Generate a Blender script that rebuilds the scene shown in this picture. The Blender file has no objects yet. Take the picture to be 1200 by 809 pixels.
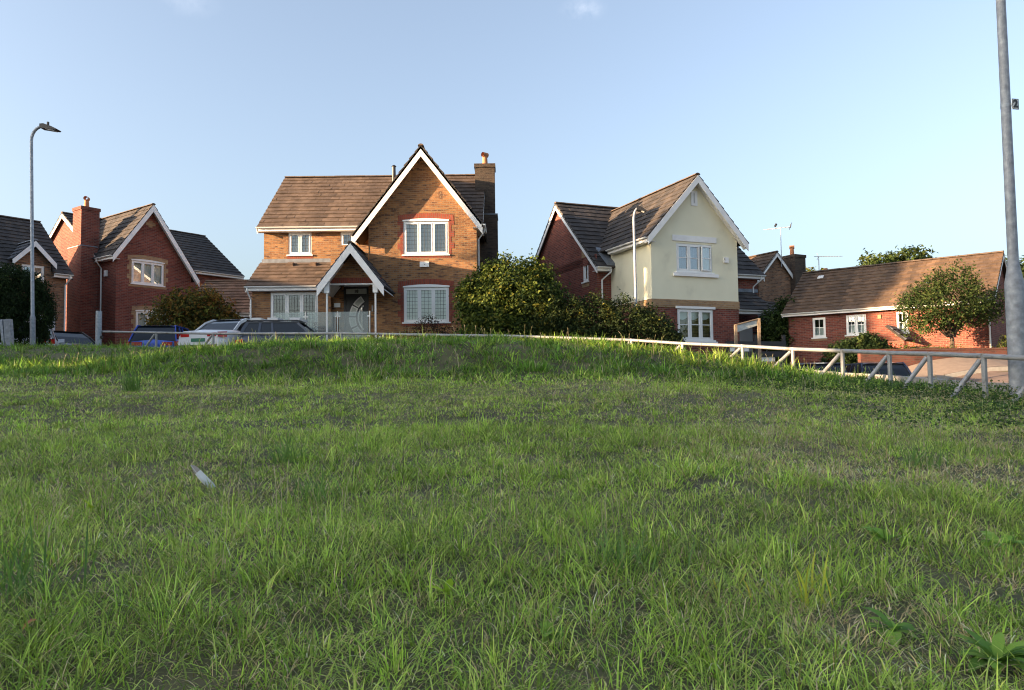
import bpy, math, random
import numpy as np
from mathutils import Vector, Matrix

random.seed(7)
RNG = np.random.default_rng(11)
scene = bpy.context.scene
COL = scene.collection
R = math.radians

# ------------------------------------------------------------------ camera
cam_d = bpy.data.cameras.new('camera'); cam = bpy.data.objects.new('camera', cam_d); COL.objects.link(cam)
cam_d.sensor_width = 36.0; cam_d.lens = 26.1; cam_d.clip_start = 0.05; cam_d.clip_end = 3000
cam.matrix_world = Matrix.Translation((0, 0, 0.55)) @ (Matrix.Rotation(R(93.0), 4, 'X') @ Matrix.Rotation(R(-0.7), 4, 'Z'))
scene.camera = cam

# ------------------------------------------------------------------ sky, sun, exposure
SUN = Vector((-0.935, -0.309, 0.166)).normalized()
world = bpy.data.worlds.new('World'); scene.world = world; world.use_nodes = True
wn = world.node_tree.nodes; wl = world.node_tree.links
bg = wn['Background']; sky = wn.new('ShaderNodeTexSky'); sky.sky_type = 'NISHITA'; sky.sun_disc = False
sky.sun_elevation = math.asin(SUN.z); sky.sun_rotation = math.atan2(SUN.x, SUN.y)
sky.air_density = 1.0; sky.dust_density = 4.0; sky.ozone_density = 2.6; sky.altitude = 40
hs = wn.new('ShaderNodeHueSaturation'); hs.inputs['Hue'].default_value = 0.5; hs.inputs['Saturation'].default_value = 0.70; wl.new(sky.outputs[0], hs.inputs['Color'])
tcw = wn.new('ShaderNodeTexCoord'); nzw = wn.new('ShaderNodeTexNoise'); nzw.inputs['Scale'].default_value = 26; nzw.inputs['Detail'].default_value = 7; nzw.inputs['Roughness'].default_value = 0.6
wl.new(tcw.outputs['Generated'], nzw.inputs['Vector']); last = hs.outputs[0]
for cd, sz, amt in (((0.092, 0.885, 0.456), 0.036, 0.30), ((-0.365, 0.820, 0.440), 0.045, 0.16), ((-0.30, 0.83, 0.47), 0.035, 0.14)):   # two or three wisps of cloud
    cd = Vector(cd).normalized(); sb = wn.new('ShaderNodeVectorMath'); sb.operation = 'SUBTRACT'; sb.inputs[1].default_value = cd; wl.new(tcw.outputs['Generated'], sb.inputs[0])
    sc_ = wn.new('ShaderNodeVectorMath'); sc_.operation = 'MULTIPLY'; sc_.inputs[1].default_value = (1, 1, 2.1); wl.new(sb.outputs[0], sc_.inputs[0]); ln = wn.new('ShaderNodeVectorMath'); ln.operation = 'LENGTH'; wl.new(sc_.outputs[0], ln.inputs[0])
    mr_ = wn.new('ShaderNodeMapRange'); mr_.interpolation_type = 'SMOOTHSTEP'; mr_.inputs[1].default_value = sz; mr_.inputs[2].default_value = 0.0; wl.new(ln.outputs['Value'], mr_.inputs[0])
    nr_ = wn.new('ShaderNodeMapRange'); nr_.inputs[1].default_value = 0.42; nr_.inputs[2].default_value = 0.68; nr_.inputs[4].default_value = amt; wl.new(nzw.outputs['Fac'], nr_.inputs[0])
    mu_ = wn.new('ShaderNodeMath'); mu_.operation = 'MULTIPLY'; wl.new(mr_.outputs[0], mu_.inputs[0]); wl.new(nr_.outputs[0], mu_.inputs[1])
    mx_ = wn.new('ShaderNodeMixRGB'); mx_.inputs[2].default_value = (3.0, 3.1, 3.4, 1); wl.new(mu_.outputs[0], mx_.inputs[0]); wl.new(last, mx_.inputs[1]); last = mx_.outputs[0]
wl.new(last, bg.inputs[0]); bg.inputs[1].default_value = 0.085
sun_d = bpy.data.lights.new('sun', 'SUN'); sun_d.energy = 3.9; sun_d.angle = R(0.53); sun_d.color = (1.0, 0.67, 0.38)
sun = bpy.data.objects.new('sun', sun_d); COL.objects.link(sun); sun.rotation_euler = SUN.to_track_quat('Z', 'Y').to_euler()
scene.view_settings.view_transform = 'Standard'; scene.view_settings.look = 'None'
scene.view_settings.gamma = 1.0; scene.view_settings.use_curve_mapping = False
scene.view_settings.exposure = 2.5
scene.cycles.use_denoising = True; scene.cycles.filter_width = 1.1; scene.cycles.max_bounces = 6; scene.cycles.transparent_max_bounces = 12

# ------------------------------------------------------------------ materials
MAT = {}
def new_mat(name):
    m = bpy.data.materials.new(name); m.use_nodes = True
    nt = m.node_tree; return m, nt, nt.nodes, nt.links, nt.nodes['Principled BSDF']
def ramp(n, stops):
    r = n.new('ShaderNodeValToRGB'); e = r.color_ramp.elements
    e[0].position, e[0].color = stops[0][0], (*stops[0][1], 1); e[1].position, e[1].color = stops[-1][0], (*stops[-1][1], 1)
    for p, c in stops[1:-1]:
        k = e.new(p); k.color = (*c, 1)
    return r
def plain(name, col, rough=0.6, metal=0.0, var=0.12, scale=6.0, bump=0.0, spec=0.5, stops=None):
    m, nt, n, l, b = new_mat(name)
    tc = n.new('ShaderNodeTexCoord'); nz = n.new('ShaderNodeTexNoise'); nz.inputs['Scale'].default_value = scale; nz.inputs['Detail'].default_value = 6
    l.new(tc.outputs['Object'], nz.inputs['Vector'])
    a = tuple(max(0, c * (1 - var)) for c in col); c2 = tuple(min(1, c * (1 + var)) for c in col)
    rp = ramp(n, stops or [(0.3, a), (0.7, c2)]); l.new(nz.outputs['Fac'], rp.inputs[0]); l.new(rp.outputs[0], b.inputs['Base Color'])
    b.inputs['Roughness'].default_value = rough; b.inputs['Metallic'].default_value = metal; b.inputs['Specular IOR Level'].default_value = spec
    if bump:
        bp = n.new('ShaderNodeBump'); bp.inputs['Strength'].default_value = bump; bp.inputs['Distance'].default_value = 0.02
        l.new(nz.outputs['Fac'], bp.inputs['Height']); l.new(bp.outputs[0], b.inputs['Normal'])
    MAT[name] = m; return m
def brick(name, c1, c2, c3, mortar, vertical=False, dark=0.35):
    m, nt, n, l, b = new_mat(name)
    uv = n.new('ShaderNodeUVMap'); mp = n.new('ShaderNodeMapping'); l.new(uv.outputs[0], mp.inputs[0])
    if vertical: mp.inputs['Rotation'].default_value = (0, 0, R(90))
    bt = n.new('ShaderNodeTexBrick'); bt.inputs['Scale'].default_value = 1; bt.inputs['Brick Width'].default_value = 0.225
    bt.inputs['Row Height'].default_value = 0.075; bt.inputs['Mortar Size'].default_value = 0.008; bt.inputs['Mortar Smooth'].default_value = 0.2
    bt.inputs['Color1'].default_value = (*c1, 1); bt.inputs['Color2'].default_value = (*c2, 1); bt.inputs['Mortar'].default_value = (*mortar, 1)
    l.new(mp.outputs[0], bt.inputs['Vector'])
    nz = n.new('ShaderNodeTexNoise'); nz.inputs['Scale'].default_value = 1.0; nz.inputs['Detail'].default_value = 3
    sc = n.new('ShaderNodeMapping'); sc.inputs['Scale'].default_value = (3.4, 12, 1); l.new(mp.outputs[0], sc.inputs[0]); l.new(sc.outputs[0], nz.inputs['Vector'])
    mr = n.new('ShaderNodeMapRange'); mr.inputs[1].default_value = 0.5; mr.inputs[2].default_value = 0.66; l.new(nz.outputs['Fac'], mr.inputs[0])
    mx = n.new('ShaderNodeMixRGB'); mx.inputs[2].default_value = (*c3, 1); l.new(mr.outputs[0], mx.inputs[0]); l.new(bt.outputs['Color'], mx.inputs[1])
    mo = n.new('ShaderNodeMixRGB'); mo.inputs[2].default_value = (*mortar, 1); l.new(bt.outputs['Fac'], mo.inputs[0]); l.new(mx.outputs[0], mo.inputs[1])
    n2 = n.new('ShaderNodeTexNoise'); n2.inputs['Scale'].default_value = 0.7; n2.inputs['Detail'].default_value = 5; l.new(mp.outputs[0], n2.inputs['Vector'])
    r2 = ramp(n, [(0.3, (1 - dark, 1 - dark, 1 - dark)), (0.7, (1.12, 1.1, 1.08))]); l.new(n2.outputs['Fac'], r2.inputs[0])
    mm = n.new('ShaderNodeMixRGB'); mm.blend_type = 'MULTIPLY'; mm.inputs[0].default_value = 1; l.new(mo.outputs[0], mm.inputs[1]); l.new(r2.outputs[0], mm.inputs[2])
    l.new(mm.outputs[0], b.inputs['Base Color']); b.inputs['Roughness'].default_value = 0.9; b.inputs['Specular IOR Level'].default_value = 0.25
    bp = n.new('ShaderNodeBump'); bp.inputs['Strength'].default_value = 0.6; bp.inputs['Distance'].default_value = 0.01; bp.invert = True
    l.new(bt.outputs['Fac'], bp.inputs['Height']); l.new(bp.outputs[0], b.inputs['Normal'])
    MAT[name] = m; return m
def island(name, stops, rough=0.85, noise=0.25, scale=9.0, spec=0.3, bump=0.25, lichen=0.0):
    """colour per separate piece (tile, leaf) plus grain"""
    m, nt, n, l, b = new_mat(name)
    g = n.new('ShaderNodeNewGeometry'); rp = ramp(n, stops); l.new(g.outputs['Random Per Island'], rp.inputs[0])
    tc = n.new('ShaderNodeTexCoord'); nz = n.new('ShaderNodeTexNoise'); nz.inputs['Scale'].default_value = scale; nz.inputs['Detail'].default_value = 6
    l.new(tc.outputs['Object'], nz.inputs['Vector'])
    r2 = ramp(n, [(0.3, (1 - noise,) * 3), (0.7, (1 + noise,) * 3)]); l.new(nz.outputs['Fac'], r2.inputs[0])
    mm = n.new('ShaderNodeMixRGB'); mm.blend_type = 'MULTIPLY'; mm.inputs[0].default_value = 1; l.new(rp.outputs[0], mm.inputs[1]); l.new(r2.outputs[0], mm.inputs[2])
    res = mm
    if lichen:
        n3 = n.new('ShaderNodeTexNoise'); n3.inputs['Scale'].default_value = 1.3; n3.inputs['Detail'].default_value = 8; n3.inputs['Roughness'].default_value = 0.75; l.new(tc.outputs['Object'], n3.inputs['Vector'])
        m3 = n.new('ShaderNodeMapRange'); m3.inputs[1].default_value = 0.60; m3.inputs[2].default_value = 0.72; m3.inputs[4].default_value = lichen; l.new(n3.outputs['Fac'], m3.inputs[0])
        res = n.new('ShaderNodeMixRGB'); res.inputs[2].default_value = (0.22, 0.15, 0.06, 1); l.new(m3.outputs[0], res.inputs[0]); l.new(mm.outputs[0], res.inputs[1])
    l.new(res.outputs[0], b.inputs['Base Color']); b.inputs['Roughness'].default_value = rough; b.inputs['Specular IOR Level'].default_value = spec
    if bump:
        bp = n.new('ShaderNodeBump'); bp.inputs['Strength'].default_value = bump; bp.inputs['Distance'].default_value = 0.02
        l.new(nz.outputs['Fac'], bp.inputs['Height']); l.new(bp.outputs[0], b.inputs['Normal'])
    MAT[name] = m; return m
def leafmat(name, trans=0.3, rough=0.5, spec=0.3):
    m, nt, n, l, b = new_mat(name)
    at = n.new('ShaderNodeAttribute'); at.attribute_name = 'tint'
    l.new(at.outputs['Color'], b.inputs['Base Color']); b.inputs['Roughness'].default_value = rough; b.inputs['Specular IOR Level'].default_value = spec
    tr = n.new('ShaderNodeBsdfTranslucent'); l.new(at.outputs['Color'], tr.inputs[0])
    ms = n.new('ShaderNodeMixShader'); ms.inputs[0].default_value = trans; l.new(b.outputs[0], ms.inputs[1]); l.new(tr.outputs[0], ms.inputs[2])
    l.new(ms.outputs[0], n['Material Output'].inputs[0]); MAT[name] = m; return m
def glassmat(name, tint=(0.9, 0.95, 0.95), refl=0.14, haze=0.0):
    m, nt, n, l, b = new_mat(name)
    t = n.new('ShaderNodeBsdfTransparent'); t.inputs[0].default_value = (*tint, 1)
    g = n.new('ShaderNodeBsdfGlossy'); g.inputs['Roughness'].default_value = 0.01; g.inputs[0].default_value = (0.95, 0.97, 1, 1)
    lw = n.new('ShaderNodeLayerWeight'); lw.inputs[0].default_value = 0.25
    mr = n.new('ShaderNodeMapRange'); mr.inputs[3].default_value = refl; mr.inputs[4].default_value = 0.9; l.new(lw.outputs['Fresnel'], mr.inputs[0])
    ms = n.new('ShaderNodeMixShader'); l.new(mr.outputs[0], ms.inputs[0]); l.new(t.outputs[0], ms.inputs[1]); l.new(g.outputs[0], ms.inputs[2])
    out = ms
    if haze:
        d = n.new('ShaderNodeBsdfDiffuse'); d.inputs[0].default_value = (0.5, 0.55, 0.55, 1)
        m2 = n.new('ShaderNodeMixShader'); m2.inputs[0].default_value = haze; l.new(ms.outputs[0], m2.inputs[1]); l.new(d.outputs[0], m2.inputs[2]); out = m2
    l.new(out.outputs[0], n['Material Output'].inputs[0]); MAT[name] = m; return m
def paint(name, col, rough=0.3, coat=0.6, metal=0.0):
    m, nt, n, l, b = new_mat(name)
    b.inputs['Base Color'].default_value = (*col, 1); b.inputs['Roughness'].default_value = rough; b.inputs['Coat Weight'].default_value = coat
    b.inputs['Coat Roughness'].default_value = 0.06; b.inputs['Metallic'].default_value = metal
    tc = n.new('ShaderNodeTexCoord'); nz = n.new('ShaderNodeTexNoise'); nz.inputs['Scale'].default_value = 3; l.new(tc.outputs['Object'], nz.inputs['Vector'])
    mr = n.new('ShaderNodeMapRange'); mr.inputs[3].default_value = rough * 0.8; mr.inputs[4].default_value = rough * 1.4; l.new(nz.outputs['Fac'], mr.inputs[0]); l.new(mr.outputs[0], b.inputs['Roughness'])
    MAT[name] = m; return m

brick('brick_buff', (0.40, 0.205, 0.085), (0.25, 0.115, 0.055), (0.085, 0.046, 0.038), (0.27, 0.20, 0.13))
brick('brick_red', (0.28, 0.082, 0.055), (0.185, 0.052, 0.04), (0.10, 0.034, 0.032), (0.22, 0.155, 0.125))
brick('brick_brown', (0.34, 0.18, 0.10), (0.20, 0.105, 0.065), (0.075, 0.048, 0.04), (0.25, 0.2, 0.15))
brick('brick_dark', (0.10, 0.075, 0.055), (0.07, 0.05, 0.042), (0.035, 0.03, 0.028), (0.09, 0.075, 0.06))
brick('brick_soldier', (0.30, 0.07, 0.042), (0.24, 0.055, 0.035), (0.19, 0.05, 0.036), (0.17, 0.10, 0.075), vertical=True, dark=0.15)
brick('brick_quoin', (0.28, 0.065, 0.042), (0.21, 0.05, 0.035), (0.16, 0.045, 0.036), (0.17, 0.10, 0.075), dark=0.15)
brick('brick_cream', (0.40, 0.26, 0.14), (0.32, 0.2, 0.105), (0.25, 0.15, 0.09), (0.3, 0.24, 0.17), dark=0.2)
brick('brick_wall', (0.16, 0.06, 0.045), (0.12, 0.045, 0.037), (0.075, 0.035, 0.03), (0.11, 0.085, 0.07), dark=0.4)
island('tile_brown', [(0.0, (0.078, 0.055, 0.042)), (0.5, (0.105, 0.074, 0.055)), (1.0, (0.135, 0.095, 0.07))], noise=.3, scale=3.0, lichen=.4)
island('tile_dark', [(0.0, (0.040, 0.036, 0.035)), (0.5, (0.053, 0.046, 0.043)), (1.0, (0.072, 0.060, 0.053))], noise=.3, scale=3.0, lichen=.45)
island('tile_tan', [(0.0, (0.085, 0.058, 0.042)), (0.5, (0.115, 0.075, 0.05)), (1.0, (0.15, 0.095, 0.062))], noise=.3, scale=3.0, lichen=.4)
island('tile_slate', [(0.0, (0.05, 0.055, 0.066)), (1.0, (0.085, 0.09, 0.105))])
plain('roof_felt', (0.035, 0.028, 0.024), 0.95)
plain('ridge_clay', (0.10, 0.07, 0.05), 0.9, var=0.35, scale=5, bump=0.3)
plain('upvc', (0.78, 0.78, 0.76), 0.35, var=0.04, scale=2)
plain('white_trim', (0.80, 0.79, 0.77), 0.5, var=0.09, scale=2.5)
plain('lead_grey', (0.16, 0.18, 0.21), 0.6, var=0.25)
plain('lead_came', (0.05, 0.05, 0.05), 0.6)
plain('render_cream', (0.62, 0.58, 0.42), 0.95, scale=1.1, bump=0.15, stops=[(0.25, (0.62, 0.59, 0.44)), (0.42, (0.76, 0.725, 0.54)), (0.75, (0.82, 0.785, 0.59))])
plain('terracotta', (0.40, 0.17, 0.08), 0.8, var=0.2)
plain('black_metal', (0.02, 0.02, 0.022), 0.5)
plain('galvanised', (0.30, 0.33, 0.37), 0.55, metal=0.3, var=0.25, scale=14)
plain('galv_pole', (0.36, 0.39, 0.43), 0.6, metal=0.2, scale=14, stops=[(0.3, (0.19, 0.20, 0.22)), (0.5, (0.25, 0.27, 0.30)), (0.7, (0.34, 0.36, 0.39))])
plain('rail_paint', (0.50, 0.50, 0.48), 0.5, metal=0.25, scale=9, stops=[(0.28, (0.15, 0.13, 0.11)), (0.40, (0.25, 0.255, 0.26)), (0.8, (0.33, 0.335, 0.34))])
plain('curtain_white', (0.82, 0.82, 0.78), 0.9, var=0.06, scale=1.5)
plain('curtain_grey', (0.5, 0.5, 0.48), 0.9, var=0.15, scale=1.5)
plain('blind_wood', (0.17, 0.105, 0.05), 0.6, var=0.2)
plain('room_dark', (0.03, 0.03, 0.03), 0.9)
plain('door_black', (0.022, 0.023, 0.027), 0.4)
plain('door_glass', (0.52, 0.56, 0.52), 0.3, var=0.08)
plain('steel', (0.6, 0.6, 0.6), 0.3, metal=0.9, var=0.05)
plain('garage_black', (0.03, 0.033, 0.04), 0.5)
plain('garage_white', (0.66, 0.68, 0.72), 0.5, var=0.03)
plain('timber_grey', (0.22, 0.17, 0.12), 0.9, var=0.35, scale=12)
plain('sign_pale', (0.42, 0.46, 0.44), 0.7, scale=7, stops=[(0.3, (0.22, 0.15, 0.09)), (0.42, (0.40, 0.44, 0.42)), (0.7, (0.48, 0.52, 0.50))])
plain('bark', (0.07, 0.052, 0.038), 0.95, var=0.35, scale=10, bump=0.4)
plain('asphalt', (0.15, 0.105, 0.085), 0.92, var=0.18, scale=1.5, bump=0.1)
plain('kerb_stone', (0.27, 0.26, 0.24), 0.9, var=0.15)
plain('paving', (0.19, 0.15, 0.125), 0.9, var=0.12)
plain('soil', (0.08, 0.07, 0.04), 1.0, scale=2.2, bump=0.5, stops=[(0.3, (0.05, 0.037, 0.023)), (0.5, (0.075, 0.075, 0.026)), (0.72, (0.13, 0.105, 0.055))])
plain('tyre', (0.018, 0.018, 0.018), 0.85); plain('car_trim', (0.02, 0.02, 0.022), 0.5)
plain('lamp_red', (0.42, 0.02, 0.018), 0.2); plain('lamp_clear', (0.7, 0.72, 0.75), 0.15); plain('plate_green', (0.02, 0.16, 0.09), 0.5)
plain('plate_white', (0.6, 0.6, 0.55), 0.5); plain('plate_yellow', (0.6, 0.45, 0.05), 0.5); plain('teal_paint', (0.06, 0.2, 0.19), 0.5)
plain('feather_white', (0.66, 0.68, 0.72), 0.7, scale=30, var=0.08); plain('feather_grey', (0.33, 0.29, 0.27), 0.8, var=0.12)
plain('leaf_brown', (0.34, 0.12, 0.045), 0.7, var=0.2, scale=40)
plain('sign_black', (0.015, 0.015, 0.015), 0.5); plain('sign_grey', (0.62, 0.63, 0.62), 0.5)
paint('paint_white', (0.72, 0.73, 0.75)); paint('paint_blue', (0.02, 0.07, 0.42), 0.3); paint('paint_black', (0.012, 0.012, 0.015)); paint('paint_navy', (0.02, 0.03, 0.055))
paint('paint_roofbox', (0.66, 0.66, 0.66)); paint('car_glass', (0.010, 0.014, 0.02), 0.12, 0.0); paint('paint_midnight', (0.015, 0.025, 0.06))
leafmat('leaf', 0.35, 0.65, 0.15); leafmat('blade', 0.4, 0.5, 0.35)
glassmat('glass', refl=0.07); glassmat('glass_bal', (0.80, 0.86, 0.85), 0.05, 0.25); glassmat('glass_sky', (0.7, 0.76, 0.82), 0.16)

# ------------------------------------------------------------------ mesh helpers
class MB:
    def __init__(s): s.v = []; s.f = []
    def poly(s, pts): k = len(s.v); s.v += [tuple(p) for p in pts]; s.f.append(tuple(range(k, k + len(pts)))); return s
    def box(s, a, b):
        (x0, y0, z0), (x1, y1, z1) = a, b; k = len(s.v)
        s.v += [(x0, y0, z0), (x1, y0, z0), (x1, y1, z0), (x0, y1, z0), (x0, y0, z1), (x1, y0, z1), (x1, y1, z1), (x0, y1, z1)]
        s.f += [tuple(k + i for i in q) for q in ((3, 2, 1, 0), (4, 5, 6, 7), (0, 1, 5, 4), (1, 2, 6, 5), (2, 3, 7, 6), (3, 0, 4, 7))]; return s
    def prism(s, pts, d):
        """closed prism: polygon pts swept by vector d"""
        n = len(pts); k = len(s.v); d = Vector(d)
        s.v += [tuple(p) for p in pts] + [tuple(Vector(p) + d) for p in pts]
        s.f.append(tuple(range(k, k + n))); s.f.append(tuple(range(k + 2 * n - 1, k + n - 1, -1)))
        for i in range(n): j = (i + 1) % n; s.f.append((k + j, k + i, k + n + i, k + n + j))
        return s
    def beam(s, p, q, w, h, up=(0, 0, 1)):
        p, q = Vector(p), Vector(q); d = (q - p).normalized(); side = d.cross(Vector(up)).normalized(); u = side.cross(d)
        a = [p + side * (w / 2) * i + u * (h / 2) * j for i, j in ((-1, -1), (1, -1), (1, 1), (-1, 1))]
        return s.prism(a, q - p)
    def tube(s, pts, r, n=8, cap=True):
        pts = [Vector(p) for p in pts]; rr = r if isinstance(r, (list, tuple)) else [r] * len(pts); k = len(s.v); prev = None
        for i, p in enumerate(pts):
            d = (pts[min(i + 1, len(pts) - 1)] - pts[max(i - 1, 0)]).normalized()
            a = (prev if prev is not None else (Vector((1, 0, 0)) if abs(d.z) > 0.9 else Vector((0, 0, 1)))); a = (a - d * a.dot(d)).normalized(); prev = a; b = d.cross(a)
            for j in range(n): t = 2 * math.pi * j / n; s.v.append(tuple(p + (a * math.cos(t) + b * math.sin(t)) * rr[i]))
        for i in range(len(pts) - 1):
            for j in range(n): m = (j + 1) % n; s.f.append((k + i * n + j, k + i * n + m, k + (i + 1) * n + m, k + (i + 1) * n + j))
        if cap: s.f.append(tuple(k + j for j in range(n - 1, -1, -1))); s.f.append(tuple(k + (len(pts) - 1) * n + j for j in range(n)))
        return s
    def build(s, name, mat, parent=None, smooth=False, uv=True, sharp=35):
        me = bpy.data.meshes.new(name); me.from_pydata(s.v, [], s.f); me.materials.append(MAT[mat]); me.update()
        if uv:
            ul = me.uv_layers.new(name='UVMap'); data = np.empty(len(me.loops) * 2)
            for p in me.polygons:
                nx, ny, nz = p.normal
                if abs(nz) > 0.92: tx, ty = 1.0, 0.0
                else: q = math.hypot(nx, ny); tx, ty = -ny / q, nx / q
                for li in p.loop_indices:
                    c = me.vertices[me.loops[li].vertex_index].co
                    data[2 * li] = c.x * tx + c.y * ty; data[2 * li + 1] = c.z if abs(nz) <= 0.92 else c.y
            ul.data.foreach_set('uv', data)
        if smooth:
            me.polygons.foreach_set('use_smooth', [True] * len(me.polygons))
            me.set_sharp_from_angle(angle=R(sharp))
        o = bpy.data.objects.new(name, me); COL.objects.link(o)
        if parent: o.parent = parent
        return o
def tag(o, label=None, cat=None, group=None, kind=None):
    for k, v in (('label', label), ('category', cat), ('group', group), ('kind', kind)):
        if v: o[k] = v
    return o
def thing(name, label, cat, loc=(0, 0, 0), rz=0.0, group=None):
    o = bpy.data.objects.new(name, None); COL.objects.link(o); o.location = loc; o.rotation_euler = (0, 0, rz); o.empty_display_size = 0.3
    return tag(o, label, cat, group)
def raw_mesh(name, v, f_tri, col, mat, parent=None, kind=None):
    """numpy mesh of triangles with a colour per vertex"""
    me = bpy.data.meshes.new(name); nv, nf = len(v), len(f_tri)
    me.vertices.add(nv); me.vertices.foreach_set('co', np.ascontiguousarray(v, dtype=np.float32).ravel())
    me.loops.add(nf * 3); me.loops.foreach_set('vertex_index', np.ascontiguousarray(f_tri, dtype=np.int32).ravel())
    me.polygons.add(nf); me.polygons.foreach_set('loop_start', np.arange(0, nf * 3, 3, dtype=np.int32))
    me.update(calc_edges=True); me.materials.append(MAT[mat])
    at = me.attributes.new('tint', 'FLOAT_COLOR', 'POINT'); c4 = np.ones((nv, 4), np.float32); c4[:, :3] = col; at.data.foreach_set('color', c4.ravel())
    o = bpy.data.objects.new(name, me); COL.objects.link(o)
    if parent: o.parent = parent
    if kind: o['kind'] = kind
    return o

# ------------------------------------------------------------------ terrain
CP = np.array([
 (-4,0,-.02),(0,0,0),(4,0,0),(-3,3,.1),(0,3,.06),(3,3,.03),(-4,7,.3),(0,7,.33),(4,7,.22),(-6,9.3,.56),(-3,9.3,.54),(0,9.3,.50),(2.6,9,.45),(-4.5,10.4,.66),(-2,10.4,.62),(0,10.4,.60),(2,10.2,.55),(-4,12.2,1.17),(-1,12.2,1.2),(1.2,12.2,1.1),(5,7,.2),(8,7,.2),(8,3,.1),
 (-8,4,.2),(-8,8,.55),(-10,10.5,.76),(-5.2,13,1.22),(-3.7,13,1.28),(-1.8,13,1.3),(0,13,1.3),(1.5,13,1.22),(2.4,13,1.12),(3,13,1.03),(4,13,.84),(4.7,12.5,.68),(5.5,12,.52),(5.9,10.3,.37),(5.8,8.6,.25),
 (0,11.2,.74),(-2,11.2,.76),(-4,11.2,.78),(2.5,11.2,.65),(0,11.8,1.02),(-2.5,11.8,1.04),(1.6,11.8,.95),(-9.5,14,.93),(-8,14,.97),(-6.8,14,1.08),(-13.6,20,1.7),(-11.5,20,1.68),(-7.8,17,1.4),(-12.5,16,1.3),(-15,18,1.5),
 (-12.2,22,1.76),(-8.3,20.5,1.52),(-4.4,19,1.42),(-2.1,18.2,1.32),(0,17.5,1.22),(2.6,16.3,1.0),(3.5,15.3,.88),(0,15,1.27),(-4,16,1.34),
 (-16,25.5,1.3),(-12,25,1.2),(-8,23.5,1.1),(-4,22.5,.95),(0,21.5,.8),(4,20,.6),(7,18,.45),(8,14,.42),(8.5,10,.33),(9,6,.2),
 (-6,28,1.9),(-9,28,1.8),(-10,31,1.7),(-6,33,2.0),(-2,28,1.9),(-12,30.5,1.35),(-14,34,1.5),(-19,35,1.8),(-17,38,1.8),(-20,32,1.65),(-24,28,1.7),
 (5.1,27,1.15),(8.4,28.3,.95),(4,31,1.25),(2,25,1.2),(0,27,1.5),(9.3,23.3,-.30),(11,23.3,-.28),(10,26,-.22),(11,30,.0),(14,34,.3),
 (15,21.5,.60),(14,17,.56),(12,12,.48),(18,24.2,.70),(14,24.4,.66),(13.6,26.6,1.36),(17.5,26.6,1.4),(15,31,1.5),(19.5,29.5,1.5),(20,35,1.7),(25,23,.75),(22,18,.6),(20,10,.45),
 (-40,0,.8),(-45,40,2.5),(45,0,.2),(45,40,2),(0,60,2.5),(-30,-12,.3),(30,-20,0),(0,-20,-.2),(-30,20,1.8),(-25,10,1.2),(40,75,3),(-40,75,3),(0,-8,-.1),(0,45,2.2),(-15,-6,.2),(15,-6,.05)], float)
def _phi(r2): return np.where(r2 > 1e-9, 0.5 * r2 * np.log(np.maximum(r2, 1e-9)), 0.0)
_n = len(CP); _A = np.zeros((_n + 3, _n + 3)); _d2 = ((CP[:, None, :2] - CP[None, :, :2]) ** 2).sum(-1)
_A[:_n, :_n] = _phi(_d2) + np.eye(_n) * 0.12; _P = np.c_[np.ones(_n), CP[:, :2]]; _A[:_n, _n:] = _P; _A[_n:, :_n] = _P.T
_w = np.linalg.solve(_A, np.r_[CP[:, 2], 0, 0, 0])
def h_exact(x, y):
    x = np.atleast_1d(np.asarray(x, float)).ravel(); y = np.atleast_1d(np.asarray(y, float)).ravel()
    return _phi((x[:, None] - CP[None, :, 0]) ** 2 + (y[:, None] - CP[None, :, 1]) ** 2) @ _w[:_n] + _w[_n] + _w[_n + 1] * x + _w[_n + 2] * y
class Lat:
    def __init__(s, seed): s.g = np.random.default_rng(seed).random((256, 256))
    def __call__(s, x, y):
        xi = np.floor(x).astype(int); yi = np.floor(y).astype(int); fx = x - xi; fy = y - yi; fx = fx * fx * (3 - 2 * fx); fy = fy * fy * (3 - 2 * fy)
        g = lambda a, b: s.g[a % 256, b % 256]
        return (g(xi, yi) * (1 - fx) + g(xi + 1, yi) * fx) * (1 - fy) + (g(xi, yi + 1) * (1 - fx) + g(xi + 1, yi + 1) * fx) * fy
_lat = [Lat(i) for i in range(8)]
def fbm(k, x, y, sc, oc=3):
    t = 0; a = 1; w = 0
    for i in range(oc): t = t + a * _lat[(k + i) % 8](x * sc * 2 ** i + 13.7 * k, y * sc * 2 ** i + 5.1 * k); w += a; a *= 0.5
    return t / w
GX = np.r_[np.arange(-60, -16, 2.0), np.arange(-16, 16, 0.25), np.arange(16, 60.1, 2.0)]
GY = np.r_[np.arange(-30, -2, 2.0), np.arange(-2, 24, 0.25), np.arange(24, 80.1, 1.0)]
_gx, _gy = np.meshgrid(GX, GY); GZ = h_exact(_gx, _gy).reshape(_gx.shape)
GZ += (fbm(3, _gx, _gy, 0.8, 2) - 0.5) * 0.10 * np.clip((16 - _gy) / 6, 0, 1)
def H(x, y):
    x = np.asarray(x, float); y = np.asarray(y, float)
    i = np.clip(np.searchsorted(GX, x) - 1, 0, len(GX) - 2); j = np.clip(np.searchsorted(GY, y) - 1, 0, len(GY) - 2)
    fx = np.clip((x - GX[i]) / (GX[i + 1] - GX[i]), 0, 1); fy = np.clip((y - GY[j]) / (GY[j + 1] - GY[j]), 0, 1)
    return (GZ[j, i] * (1 - fx) + GZ[j, i + 1] * fx) * (1 - fy) + (GZ[j + 1, i] * (1 - fx) + GZ[j + 1, i + 1] * fx) * fy
def Hs(x, y): return float(H(x, y))
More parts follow.
